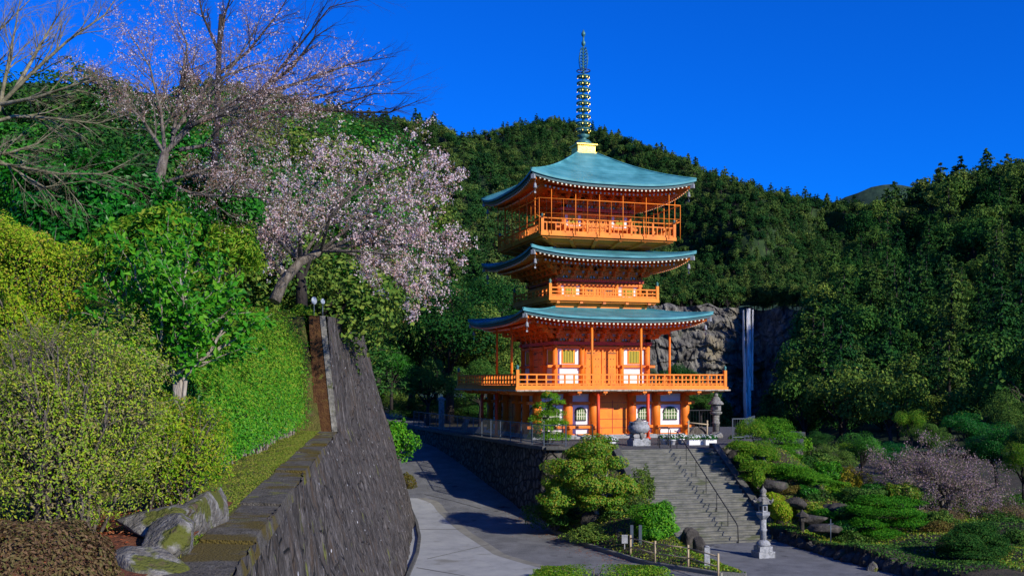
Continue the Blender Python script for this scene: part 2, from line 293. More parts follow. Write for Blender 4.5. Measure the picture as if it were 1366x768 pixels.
def PX(px, py, z): d = z/((510-py)/F); return ((px-683)/F*d, d)
# asphalt's left edge (seen in the picture) -> kerb band and concrete apron
AE = [PX(568, 664, -6.02), PX(588, 673, -6.25), PX(616, 700, -6.62), PX(648, 723, -6.82), PX(674, 740, -6.88), PX(738, 757, -6.9), PX(800, 772, -6.9), PX(900, 800, -6.9)]
AEi = [(x-.42, y-.12) for x, y in AE]
b = B(); b.grid(strip(AEi, AE, 40, .012)); struct(b.build('pavement_band', CONCB))
FARL = [PX(541, 664, -6.02), PX(544, 680, -6.3), PX(548, 700, -6.65), PX(552, 725, -6.85), PX(545, 750, -6.9), PX(540, 768, -6.9), PX(540, 800, -6.9), PX(540, 850, -6.9)]
b = B(); b.grid(strip([(x-1.2, y) for x, y in FARL], AEi, 40, .008)); struct(b.build('concrete_path', CONC))
# joints in the concrete
b = B()
for (p, q, zz) in (((552, 706), (612, 706), -6.7), ((570, 745), (652, 728), -6.87), ((556, 757), (620, 768), -6.9), ((566, 664), (642, 672), -6.1)):
    a, c = PX(*p, zz), PX(*q, zz)
    a = np.array([*a, zr(a[1])+.016]); c = np.array([*c, zr(c[1])+.016])
    for k in range(12):
        u, v = a+(c-a)*k/12, a+(c-a)*(k+1)/12; u[2] = zr(u[1])+.016; v[2] = zr(v[1])+.016; b.beam(u, v, .035, .006)
struct(b.build('pavement_joint', PARA))
# kerb on the right side of the road
b = B(); rp = [np.array([x+.08, y, 0]) for x, y in RE[:9]]
P = np.array(rp); t = np.linspace(0, 8, 60); P = np.stack([np.interp(t, range(9), P[:, k]) for k in range(3)], 1); P[:, 2] = zr(P[:, 1])+.06
for u, v in zip(P[:-1], P[1:]): b.beam(u, v, .16, .14)
struct(b.build('road_kerb', CONCB))

# far ground sheet to the horizon
b = B(); xs = np.linspace(-6000, 6000, 13); ys = np.linspace(-200, 9000, 13)
b.grid(np.array([[(x, y, -45) for x in xs] for y in ys])); struct(b.build('ground', FORESTF))
b = B(); ys = np.concatenate([np.linspace(66, 130, 33), np.linspace(135, 200, 10)]); xs = np.linspace(-90, 30, 40)
b.grid(np.array([[(x, y, zr(y)-.13-(max(0, x-14)*.35)) for x in xs] for y in ys])); struct(b.build('woodland_ground', SOIL))

# ------------------------------------------------------------------ retaining wall on the left
def wcurve(y):   # rows: bottom, coping level, top (x) as functions of distance y
    xb = np.interp(y, [0, 30, 40, 48], [-1.7+.6, -3.35, -3.94, -4.47])
    xm = np.interp(y, [0, 7.6, 10.2, 13.7, 28, 30, 50], [-1.25, -2.05, -2.4, -2.88, -4.76, -5.0, -6.05])
    return xb, xm
zbase = lambda y: np.interp(y, [0, 30, 40, 48], [-7.1, -7.1, -7.1, -6.95])
root = thing('retaining_wall', 'tall battered grey stone retaining wall beside the road with mossy ledge on top', 'wall', (-3.4, 30, -7))
b = B(); ys = np.concatenate([np.linspace(0, 29.9, 330), np.linspace(30, 49.5, 110)])
low = []
for y in ys:
    xb, xm = wcurve(y); col = []
    for k in range(49):
        q = k/48; z = zbase(y)+(-1.4-zbase(y))*q; x = xb+(xm-xb)*(q**1.12); col.append((x, y, z))
    low.append(col)
rough = lambda G: (lambda A: np.concatenate([A[..., :1]+(.045*vnoise(A*[2, 1, .5], 5, 1.6, 4)+.02*vnoise(A, 6, 9, 2))[..., None], A[..., 1:]], -1))(np.array(G)); b.grid(rough(low), flip=True); up = []
for y in np.linspace(30, 49.5, 110):
    _, xm = wcurve(y); q = (y-30)/19.5; xt = -5.35+(-7.2+5.35)*q; zt = 1.9+(2.86-1.9)*q
    up.append([(xm+(xt-xm)*k/32, y, -1.4+(zt+1.4)*k/32) for k in range(33)])
b.grid(rough(up), flip=True)
# far end turning away to the left
end = []
prof = [low[-1][k] for k in range(49)]+[up[-1][k] for k in range(1, 33)]
for j in range(11):
    a = R(j*8); end.append([(x-3*math.sin(a)*1.0-(j > 10)*20, y+3*(1-math.cos(a))*1.0, z) for x, y, z in prof])
end.append([(x-22, y+6, z) for x, y, z in prof]); b.grid(rough(end), flip=True)
b.build('stone_face', BIGW, root)
b = B()   # ledge of the lower part: a rough slab .45 m deep
for lo in np.arange(-1.0, 29.5, 1.45):
    y0, y1 = lo+.02, min(lo+1.43, 29.98); dz = .02*math.sin(lo*7)
    x0, x1 = wcurve(y0)[1], wcurve(y1)[1]
    v = [(x0-.47, y0, -1.55), (x0+.03, y0, -1.55), (x1+.03, y1, -1.55), (x1-.47, y1, -1.55), (x0-.47, y0, -1.385+dz), (x0+.0, y0, -1.4+dz), (x1+.0, y1, -1.4+dz), (x1-.47, y1, -1.385+dz)]
    b.add(v, [(3, 2, 1, 0), (4, 5, 6, 7), (0, 1, 5, 4), (1, 2, 6, 5), (2, 3, 7, 6), (3, 0, 4, 7)])
b.build('coping', MOSSY, root)
b = B()   # end of the upper part facing the viewer, brown with moss, and its top
ce = [(up[0][k][0], 29.985, up[0][k][2]) for k in range(33)]
b.grid([[(x-.62+.005*k, y, z) for k, (x, y, z) in enumerate(ce)], [(x-.14, y, z) for x, y, z in ce]], flip=False)
b.build('wall_end', BROWNM, root)
b = B(); b.grid([[(x-.14, y-.02, z) for x, y, z in ce], [(x+.02, y-.02, z) for x, y, z in ce]]); b.grid([[(x-.02, y, z) for x, y, z in [u[32] for u in up]], [(x-.75, y, z+.03) for x, y, z in [u[32] for u in up]]], flip=False)
b.build('corner_stone', STONED, root)
# gutter kerb at its foot
b = B(); g = [PX(540, 665, -6.1), PX(549, 682, -6.4), PX(556, 700, -6.65), PX(560, 720, -6.85), PX(557, 740, -6.9), PX(548, 760, -6.9), PX(540, 780, -6.9)]
t = np.linspace(0, 6, 50); g = np.array(g); P = np.stack([np.interp(t, range(7), g[:, k]) for k in (0, 1)], 1); P = np.concatenate([P, (zr(P[:, 1])+.05)[:, None]], 1)
for u, v in zip(P[:-1], P[1:]): b.beam(u, v, .12, .14)
struct(b.build('gutter_kerb', PARA))

# upper bank left of the wall
def bank_z(x, y):
    ed = np.where(y < 30, wcurve(y)[1]-.45, np.interp(y, [30, 49.5], [-5.9, -7.8])); s = ed-x
    ry = 3.35*sm((y-13)/16)*sm((s-.9)/1.3); z = -1.4+ry+.16*np.clip(s-2.2, 0, 40)
    z = np.where(y >= 29.99, 1.88+(y-30)*.05+.16*np.clip(s-.5, 0, 40), z)
    return z+.05*np.sin(x*2.1+y*1.3)*sm(s)+.03*np.sin(x*5-y*3.7)*sm(s)
b = B(); G = []
for y in np.concatenate([np.linspace(-2, 29.98, 90), np.linspace(30.0, 62, 50)]):
    ed = wcurve(y)[1]-.45 if y < 29.99 else np.interp(y, [30, 49.5, 62], [-5.95, -7.85, -14])
    G.append([(x, y, float(bank_z(np.float64(x), np.float64(y)))) for x in ed-np.concatenate([np.linspace(0, 6, 28), np.linspace(7, 60, 18)])])
b.grid(G, flip=True); struct(b.build('grass_bank', GRASSB))
# leaf litter ground patch under the foreground bush
b = B(); G = [[(x, y, float(bank_z(np.float64(x), np.float64(y)))+.02+.12*sm((-2.5-x)/1.)) for x in np.linspace(-2.45-(y-6)*.11, -6.5, 20)] for y in np.linspace(4, 11.5, 24)]
b.grid(G, flip=True); struct(b.build('leaf_litter_ground', LITTER)); lit = np.array(G)

# ------------------------------------------------------------------ terrace with its rubble wall
TL, TR = np.array([5.07, 50.3]), np.array([9.78, 51.5]); E = np.array([.970, .242]); RD = np.array([.242, -.970])
tp = [(1.5, 50.6), (5.07, 50.3), (9.78, 51.5), (13.6, 52.8), (15.5, 56), (19, 68), (16, 76), (-7.2, 76), (-5.6, 70.5), (-4.0, 65.9)]
b = B(); n = len(tp); b.add([(x, y, ZT) for x, y in tp], [list(range(n))]); struct(b.build('terrace_paving', GRAVEL))
root = thing('terrace_wall', 'dark rubble stone wall holding up the pagoda terrace along the road', 'wall', (1.5, 50.6, -6.7))
b = B(); wl = [(-9, 80), (-7.2, 75), (-5.6, 70.5), (-4.0, 65.9), (1.5, 50.6), (5.2, 50.3)]
def wallstrip(b, pl, zt_, zb, batter):
    pl = np.array(pl, float); t = np.linspace(0, len(pl)-1, 90); P = np.stack([np.interp(t, range(len(pl)), pl[:, k]) for k in (0, 1)], 1)
    T = np.gradient(P, axis=0); N = np.stack([-T[:, 1], T[:, 0]], 1); N /= np.linalg.norm(N, axis=1)[:, None]; G = []
    r = rs(5)
    for k in range(13):
        q = k/12; z = zt_+(zb-zt_)*q; o = batter*q
        G.append([(p[0]-nn[0]*(o), p[1]-nn[1]*(o), zz) for p, nn, zz in zip(P, N, np.broadcast_to(z, len(P)))])
    return P, N, G
P, N, G = wallstrip(b, wl, -3.22, -7.4, .45)
G = np.array(G); G[..., :2] -= 0; G2 = G+.045*np.stack([vnoise(G, 3, 2.4, 2), vnoise(G, 4, 2.4, 2), 0*G[..., 0]], -1); b.grid(G2)
wo_ = b.build('rubble_face', WALLST, root)
b = B(); c0 = P-N*.06
for i in range(len(P)-1):
    if i % 3 == 2: continue
for i in range(0, len(P)-2, 2):
    a, c = P[i], P[min(i+2, len(P)-1)]; b.beam((*a, ZT+.05), (*(a+(c-a)*.985), ZT+.05), .42, .16)
b.build('coping', PARA, root)
root = thing('garden_wall', 'low dark stone wall holding the terrace edge behind the round pines', 'wall', (13.6, 52.8, -5))
b = B(); P, N, G = wallstrip(b, [(9.95, 51.5), (13.6, 52.8), (15.5, 56), (19, 68)], -3.2, -7.5, .3); b.grid(np.array(G)); b.build('rubble_face', WALLST, root)

# planted slope between the road and the stairs
b = B(); O = np.array([(1.5, 49.8), (1.95, 47.1), (2.6, 45.2), (3.3, 43.3), (5.1, 39.8), (7.3, 37.6), (8.3, 37.2)]); I = np.array([(1.7, 50.4), (2.6, 50.2), (4.0, 50.1), (5.0, 49.9), (5.9, 46.8), (6.65, 43.9), (7.4, 40.2)]); IZ = [-4.9, -4.2, -3.8, -3.6, -5.0, -6.6, -6.8]
t = np.linspace(0, 6, 40); Op = np.stack([np.interp(t, range(7), O[:, k]) for k in (0, 1)], 1); Ip = np.stack([np.interp(t, range(7), I[:, k]) for k in (0, 1)], 1); Iz = np.interp(t, range(7), IZ)
G = []
for q in np.linspace(0, 1, 14):
    xy = Op+(Ip-Op)*q; z = zr(Op[:, 1])+.1+(Iz-zr(Op[:, 1])-.1)*q+.12*np.sin(xy[:, 0]*3+xy[:, 1]*2)*q*(1-q)*2; G.append(np.concatenate([xy, z[:, None]], 1))
b.grid(G, flip=True); struct(b.build('planted_slope', SOIL))
b = B()
for u, v in zip(Op[8:-1], Op[9:]): b.beam((*u, zr(u[1])+.07), (*v, zr(v[1])+.07), .14, .16)
struct(b.build('bed_kerb', CONCB))

# garden at the right
def gz(x, y):
    lx = np.interp(y, [30, 36, 39.4, 45, 47, 51.5, 60, 110], [16, 14.6, 13.4, 11.5, 11.3, 10.4, 17, 18]); s = x-lx
    z = -6.5+.04*s+3.3*np.exp(-(np.abs(x-12.2)/3.6)**2)*sm((y-44.5)/7.5)-.09*np.clip(x-22, 0, 60)+.12*np.sin(x*1.3+y*.7)+.1*np.sin(x*.6-y*1.1)
    z = z - 1.0*sm((y-60)/10)*sm((x-15)/5)
    z = np.where(y < 45, np.where(s < -.05, -8.5, z), np.where(s < -.4, -8.5, z)); return z
b = B(); xs = np.concatenate([np.linspace(10, 30, 81), np.linspace(31, 120, 40)]); ys = np.concatenate([np.linspace(30, 60, 100), np.linspace(61, 135, 40)])
b.grid([[(x, y, float(gz(x, y))) for x in xs] for y in ys]); struct(b.build('garden_ground', SOIL))
root = thing('garden_kerb_wall', 'low dark stone edging wall between the asphalt yard and the rock garden', 'wall', (13.4, 39.4, -6.9))
r = rs(8); pl = np.array([(11.45, 45.3), (11.9, 43.6), (12.6, 41.6), (13.4, 39.4), (14.1, 37.6), (15.2, 35)])
t = np.linspace(0, 5, 24); P = np.stack([np.interp(t, range(6), pl[:, k]) for k in (0, 1)], 1)
for i in range(23):
    b = B(); c = (P[i]+P[i+1])/2; b.blob((c[0]+.1, c[1], -6.85), (.34+.08*r.rand(), .34, .36+.06*r.rand()), r, 9, .12, facet=6); b.build('stone', BOULG, root)

# ------------------------------------------------------------------ staircase
root = thing('staircase', 'broad mossy stone staircase climbing to the pagoda terrace', 'stairs', (TL[0], TL[1], ZT))
NS, HH, RUN = 22, 3.7, 6.6; wd = 4.86
for k in range(NS):
    b = B(); top = ZT-.0-k*HH/NS; r0 = TL+RD*(k*RUN/NS); r1 = TL+RD*((k+1)*RUN/NS+.02); jit = rs(k).rand(4)*.012
    a = [r0, r0+E*wd, r1+E*wd, r1]
    v = [(*p, top-.9) for p in a]+[(p[0], p[1], top-jit[i]) for i, p in enumerate(a)]
    b.add(v, [(0, 1, 2, 3), (7, 6, 5, 4), (4, 5, 1, 0), (5, 6, 2, 1), (6, 7, 3, 2), (7, 4, 0, 3)])
    # nosing
    b.beam((*(r1+RD*.0), top-.03-jit[3]), (*(r1+E*wd), top-.03-jit[2]), .05, .055)
    b.build('step', STEP, root)
for sidx in (0, 1):
    b = B(); o = TL-E*.18 if sidx == 0 else TL+E*(wd+.18)
    a = o-RD*.3; c = o+RD*(RUN+.15); s_ = HH/RUN
    pts = [(a, ZT+.22), (o, ZT+.22), (c, ZT-HH-.02+.22)]
    for (p, zp), (q, zq) in zip(pts[:-1], pts[1:]):
        v = [];
        for pp, zz in ((p, zp), (q, zq)):
            for e in (-.17, .17):
                v += [(*(pp+E*e), zz), (*(pp+E*e), zz-1.6)]
        b.add(v, [(0, 4, 6, 2), (0, 1, 5, 4), (2, 6, 7, 3), (0, 2, 3, 1), (4, 5, 7, 6)])
    b.build('parapet', PARA, root)
# handrail
hr = thing('handrail', 'thin black iron handrail running down the middle of the staircase', 'handrail', (TL[0]+2.4*E[0], TL[1]+2.4*E[1], ZT))
def SP(u, s, h): p = TL+E*u+RD*s; zz = ZT-(HH/RUN)*max(0, min(s, RUN)); return np.array([p[0], p[1], zz+h])
u0 = 3.0
b = B(); b.tube([SP(u0, -.2, .85), SP(u0, .15, .9), SP(u0, RUN-.1, .87), SP(u0, RUN+.05, .80), SP(u0, RUN+.1, .1)], .025, 8); b.build('rail', DARK, hr)
for s in np.linspace(.1, RUN-.9, 6):
    b = B(); b.tube([SP(u0, s, 0-.05), SP(u0, s, .88)], .018, 6); b.build('post', DARK, hr)
for dx, s, h in ((-.35, -.5, .95), (.25, -2.2, .95)):
    b = B(); P = [SP(u0+dx-.3, s, 0), SP(u0+dx-.3, s, h-.1), SP(u0+dx-.25, s, h), SP(u0+dx+.25, s-.1, h), SP(u0+dx+.3, s-.1, h-.1), SP(u0+dx+.3, s-.1, -.0)]
    b.tube(P, .022, 6); b.build('top_loop', DARK, hr)

# ------------------------------------------------------------------ mountains
def sheet(kx, rows, nx, nv, amp, seed, pxr):
    """rows: list of (py list, d list) bottom to ridge over px knots -> world grid"""
    G = np.zeros((nv, nx, 3)); pxs = np.linspace(pxr[0], pxr[1], nx); m = len(rows)
    ker = np.hanning(9); ker /= ker.sum()
    tab = []
    for py, d in rows:
        a = np.interp(pxs, kx, py); c = np.interp(pxs, kx, d)
        sm_ = lambda q: np.convolve(np.pad(q, 4, 'edge'), ker, 'valid')
        tab.append((sm_(a), sm_(c)))
    for j, v in enumerate(np.linspace(0, m-1, nv)):
        i = min(int(v), m-2); f = v-i
        py = tab[i][0]*(1-f)+tab[i+1][0]*f; d = tab[i][1]*(1-f)+tab[i+1][1]*f
        G[j, :, 0] = (pxs-683)/F*d; G[j, :, 1] = d; G[j, :, 2] = (510-py)/F*d
    t = np.linspace(0, 1, nv)[:, None]; env = np.sin(np.pi*np.clip(t, .02, 1))**.6
    Q = np.stack([np.repeat(pxs[None]/60, nv, 0), np.repeat(t*2.2, nx, 1)], -1)
    nz = vnoise(Q, seed, .9, 4)*env*amp*(G[..., 1]/600)
    dirn = G/np.linalg.norm(G, axis=-1)[..., None]
    return G+dirn*nz[..., None]
kA = [-600, 100, 330, 430, 480, 560, 622, 680, 740, 850, 930, 1000, 1110, 1300]
rA = [100, 110, 140, 158, 180, 172, 199, 176, 167, 200, 234, 262, 282, 300]
bA = [520, 520, 520, 520, 520, 520, 520, 520, 500, 418, 410, 407, 407, 407]
dB = [130, 130, 130, 140, 150, 180, 220, 260, 330, 590, 606, 608, 608, 608]
dR = [500, 500, 560, 600, 650, 800, 880, 900, 900, 860, 800, 760, 720, 720]
mid = lambda f: ([b_+(r_-b_)*f for b_, r_ in zip(bA, rA)], [b_+(r_-b_)*(f**.75) for b_, r_ in zip(dB, dR)])
GA = sheet(kA, [(bA, dB), mid(.35), mid(.7), (rA, dR), ([q+25 for q in rA], [q+160 for q in dR])], 150, 60, 38, 21, (-600, 1300))
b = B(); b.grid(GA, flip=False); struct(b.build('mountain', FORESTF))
kL = [-600, 200, 330, 430, 480, 520, 560, 600, 640, 690, 740]
rL = [120, 130, 150, 170, 178, 170, 168, 186, 222, 300, 380]; bL = [525]*11; dLb = [110, 110, 115, 120, 125, 130, 140, 150, 160, 175, 200]; dLr = [380, 380, 400, 430, 450, 470, 480, 470, 440, 380, 300]
midL = lambda f: ([b_+(r_-b_)*f for b_, r_ in zip(bL, rL)], [b_+(r_-b_)*f for b_, r_ in zip(dLb, dLr)])
GL = sheet(kL, [(bL, dLb), midL(.33), midL(.66), (rL, dLr), ([q+25 for q in rL], [q+90 for q in dLr])], 120, 50, 34, 41, (-600, 740))
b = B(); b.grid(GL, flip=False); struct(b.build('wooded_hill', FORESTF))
kC = [1068, 1086, 1102, 1120, 1142, 1190, 1250, 1320, 1400, 1700, 2100]
rC = [565, 510, 440, 385, 340, 296, 272, 252, 236, 160, 130]
bC = [600]*11; dbC = [150, 150, 145, 140, 135, 130, 125, 120, 115, 110, 110]; drC = [200, 230, 260, 290, 310, 330, 330, 325, 320, 300, 300]
midC = lambda f: ([b_+(r_-b_)*f for b_, r_ in zip(bC, rC)], [b_+(r_-b_)*(f**.9) for b_, r_ in zip(dbC, drC)])
GC = sheet(kC, [(bC, dbC), midC(.33), midC(.66), (rC, drC), ([q+30 for q in rC], [q+120 for q in drC])], 90, 60, 30, 33, (1068, 2100))
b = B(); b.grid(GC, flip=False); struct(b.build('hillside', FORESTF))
# far ridge, distance haze put into its bluish woods colour
b = B(); xs = np.linspace(-200, 2200, 160); G = []
for j, q in enumerate(np.linspace(0, 1, 8)):
    py = np.interp(xs, [-200, 900, 1060, 1110, 1160, 1200, 1300, 1600, 2200], [330, 330, 290, 274, 250, 247, 262, 300, 320])+2.0*np.sin(xs*.11)+1.2*np.sin(xs*.37)+.8*np.sin(xs*.9)
    z = (510-py)/F*2600*q-14*(1-q)+q*rs(2+j).rand(160)*7; G.append(np.stack([(xs-683)/F*2600, 2300+300*q+0*xs+20*np.sin(xs*.05+q*3), z], 1))
b.grid(G); DIST = mat('far_ridge_hazed_woods', [(.004, .014, .012), (.014, .036, .024), (.03, .06, .035)], .09, .95, 1, .05); struct(b.build('distant_ridge', DIST))
# cliff
def cliff_xyz(px, v): pass
xs = np.linspace(838, 1125, 300); G = []
for v in np.linspace(0, 1, 180):
    py = 409+(660-409)*v; dd = 604-14*v+0*xs+np.where(xs < 990, -(990-xs)*.10, np.clip(xs-1014, 0, 200)*-.6)
    # the gorge is recessed at the fall
    dd = dd+7*np.exp(-((xs-997)/17)**2)
    G.append(np.stack([(xs-683)/F*dd, dd, (510-(py+4*vnoise(xs[:, None], 3, .07, 3)*(1-v)))/F*dd], 1))
G = np.array(G); nz = vnoise(G*np.array([1, 1, .6]), 51, .045, 5); nz2 = np.abs(vnoise(G*np.array([1, 1, 1.6]), 52, .09, 3)); nz3 = np.abs(vnoise(G*np.array([1.2, 1, .8]), 53, .35, 3)); st = (G[..., 2]*.10+vnoise(G, 54, .05, 4)*1.3) % 1; G[..., 1] += nz*5.0-nz2*4.5-nz3*2.6+st*1.7+((G[..., 0]*.07+G[..., 2]*.03+vnoise(G, 55, .06, 4)*1.2) % 1)*1.6; G[..., 0] += nz2*1.2; GCL = G
b = B(); b.grid(G, flip=True, smooth=False); struct(b.build('cliff', ROCK))
# waterfall
m, n, p = newmat('falling_water'); L = n.links.new; tc = n.nodes.new('ShaderNodeTexCoord'); mp = n.nodes.new('ShaderNodeMapping'); mp.inputs[3].default_value = (1.8, 1.8, .07); L(tc.outputs['Object'], mp.inputs[0])
no = n.nodes.new('ShaderNodeTexNoise'); no.inputs['Scale'].default_value = 1.1; no.inputs['Detail'].default_value = 6; L(mp.outputs[0], no.inputs['Vector']); rr = ramp(n, [(.7, .75, .8), (1, 1, 1)], [.3, .5]); L(no.outputs['Fac'], rr.inputs[0]); L(rr.outputs[0], p.inputs['Base Color']); p.inputs['Roughness'].default_value = .5
tr = n.nodes.new('ShaderNodeBsdfTransparent'); mx = n.nodes.new('ShaderNodeMixShader'); mr = n.nodes.new('ShaderNodeMapRange'); mr.inputs[1].default_value = .30; mr.inputs[2].default_value = .52; L(no.outputs['Fac'], mr.inputs[0]); L(mr.outputs[0], mx.inputs[0]); L(tr.outputs[0], mx.inputs[1]); L(p.outputs[0], mx.inputs[2]); L(mx.outputs[0], n.nodes['Material Output'].inputs[0]); WATER = m
root = thing('waterfall', 'tall thin white waterfall dropping down the dark rock cliff', 'waterfall', tuple(W(997, 412, 600)))
def stream(px0, px1, w0, w1, y0, y1, seed):
    b = B(); G = []
    for v in np.linspace(0, 1, 40):
        cx = px0+(px1-px0)*v; wv = (w0+(w1-w0)*v)*(1+.15*math.sin(v*17+seed)); row = []
        for a in np.linspace(-1, 1, 9):
            q = W(cx+a*wv/2, y0+(y1-y0)*v, 586); q[1] = 584-3*v-2.2*math.cos(a*1.57)*(1+v); q[0] = (cx+a*wv/2-683)/F*583; row.append(q)
        G.append(row)
    b.grid(G); return b.build('stream', WATER, root)
stream(998.5, 996.5, 3.5, 7, 412, 610, 1); stream(1000.5, 998, 2, 6, 412, 600, 4); stream(991.5, 994, 1.6, 6, 414, 570, 2); stream(1004.5, 1001, 1.2, 4, 413, 520, 3)
# ------------------------------------------------------------------ pagoda (local frame: front is -Y, z=0 on the terrace)
pag = thing('pagoda', 'three-storey vermilion pagoda with green copper roofs and tall spire', 'pagoda', (4.43, 65.1, ZT), R(17.5))
def rot4(k):
    a = k*math.pi/2; c, s = round(math.cos(a)), round(math.sin(a)); return np.array([[c, -s, 0], [s, c, 0], [0, 0, 1]])
def side(b, k):     # rotate everything in builder b (made for the front side) to side k
    M = rot4(k); b.V = [v@M.T for v in b.V]; return b
def part(name, b, m, parent=pag, k=0, label=None):
    if k: side(b, k)
    o = b.build(name, m, parent, off=False)
    if label: o['label'] = label
    return o
PALEBAR = plain('pale_bar', (.6, .62, .45), .6)
# plinth and core
b = B(); b.box((0, 0, .07), (10.1, 10.1, .14)); b.box((0, 0, .16), (9.7, 9.7, .1)); part('stone_plinth', b, STONE)
def wallbox(h, z0, z1, name, m):
    b = B(); b.box((0, 0, (z0+z1)/2), (2*h, 2*h, z1-z0)); return part(name, b, m)
wallbox(4.5, .2, 2.72, 'ground_floor_wall', ORANGE); wallbox(2.86, 2.9, 7.6, 'upper_floor_wall', ORANGE); wallbox(2.5, 7.6, 11.2, 'second_storey_wall', ORANGE); wallbox(2.02, 11.2, 15.0, 'third_storey_wall', ORANGE)
def cloud_window(k, x0, x1, y, z0, z1):
    """white panel with a dark arched window and pale bars"""
    xc = (x0+x1)/2; b = B(); b.box((xc, y+.02, (z0+z1)/2), (x1-x0, .06, z1-z0)); pn = part('white_panel', b, WHITE, k=k)
    ww = min(1.05, (x1-x0)*.66); zb, zt = z0+.32, z1-.14
    def outline(s): 
        return [(xc-ww/2*s, zb), (xc+ww/2*s, zb), (xc+ww/2*s, zb+(zt-zb)*.55), (xc+ww/2*.86*s, zb+(zt-zb)*.82), (xc+ww/2*.5*s, zb+(zt-zb)*.95*(s if s < 1 else 1)), (xc, zt), (xc-ww/2*.5*s, zb+(zt-zb)*.95), (xc-ww/2*.86*s, zb+(zt-zb)*.82), (xc-ww/2*s, zb+(zt-zb)*.55)]
    o = outline(1); n = len(o); b = B(); v = [(x, y-.03, z) for x, z in o]+[(x, y-.0, z) for x, z in o]
    b.add(v, [list(range(n))]); b.add(v, [(i, (i+1) % n, n+(i+1) % n, n+i) for i in range(n)]); w_ = part('window', b, GREENW, k=k)
    b = B(); P = np.array([(x, y-.05, z) for x, z in o+[o[0]]])
    for a, c in zip(P[:-1], P[1:]): b.beam(a, c, .05, .06)
    part('window_frame', b, DARK, w_, k)
    b = B()
    for q in np.linspace(-.3, .3, 4): b.box((xc+q*ww, y-.045, (zb+zt)/2-.05), (.045, .03, (zt-zb)*.8))
    for q in (.3, .58): b.box((xc, y-.05, zb+(zt-zb)*q), (ww*.9, .03, .035))
    part('window_bars', b, PALEBAR, w_, k)
cx_ = [-4.62, -2.75, -1.2, 1.2, 2.75, 4.62]
for k in range(4):
    for i, x in enumerate(cx_[:-1]):
        b = B(); b.tube([(x, -4.62, .2), (x, -4.62, 2.72)], .265, 14); part('column', b, ORANGE, k=k)
    y = -4.53
    for i in (0, 1, 3, 4):
        x0, x1 = cx_[i]+.26, cx_[i+1]-.26
        cloud_window(k, x0, x1, y, .72, 1.92) if True else 0
        b = B(); b.box(((x0+x1)/2, y+.02, 2.32), (x1-x0, .06, .46)); part('white_panel', b, WHITE, k=k)
        b = B(); b.box(((x0+x1)/2, y+.02, .42), (x1-x0, .06, .42)); part('white_panel', b, WHITE, k=k)
    b = B()
    for z, h in ((2.03, .16), (.66, .15), (2.64, .16), (.2, .12)):
        b.box((0, -4.60, z), (9.9, .2, h)) if z in (2.64, .2) else [b.box((s*3.17, -4.63, z), (4.1 if z > 1 else 4.1, .2, h)) for s in (-1, 1)]
        if z in (2.03, .66): [b.box((xx, -4.93, z), (.16, .3, .14)) for xx in cx_]
    part('tie_beam', b, ORANGE, k=k)
    b = B(); [b.box((s*.53, -4.56, 1.22), (1.02, .07, 1.96)) for s in (-1, 1)]; d_ = part('door', b, ORANGE2, k=k)
    b = B(); [b.box((s*.53, -4.605, z), (1.0, .02, .03)) for s in (-1, 1) for z in (.6, 1.1, 1.7, 2.05)]; b.box((0, -4.605, 1.22), (.03, .02, 1.9)); part('door_rail', b, REDD, d_, k)
    # slender support posts under the balcony edge and under the lowest eave
    for x in (-1.5, 1.55):
        b = B(); b.tube([(x, -6.1, 0), (x, -6.1, 2.75)], .095, 10); b.lathe([(.16, 0), (.16, .08), (.1, .12)], (x, -6.1, 0), 10); part('support_post', b, RED, k=k)
        b = B(); b.tube([(x, -5.15, 2.9), (x, -5.15, 6.62)], .075, 10); part('support_post', b, ORANGE, k=k)
    # cantilever beams under the balcony
    for x in cx_:
        b = B(); b.beam((x, -4.7, 2.55), (x, -6.25, 2.62), .2, .2); b.box((x, -6.36, 2.66), (.24, .2, .1)); part('cantilever_beam', b, ORANGE, k=k)
# balcony slabs
def slab(h, z0, z1, name):
    b = B(); b.box((0, 0, (z0+z1)/2), (2*h, 2*h, z1-z0)); b.box((0, 0, z0-.05), (2*h-.3, 2*h-.3, .1)); return part(name, b, ORANGE2)
slab(6.47, 2.76, 2.95, 'balcony_floor'); slab(3.5, 7.98, 8.15, 'balcony_floor'); slab(4.26, 11.6, 11.78, 'balcony_floor')
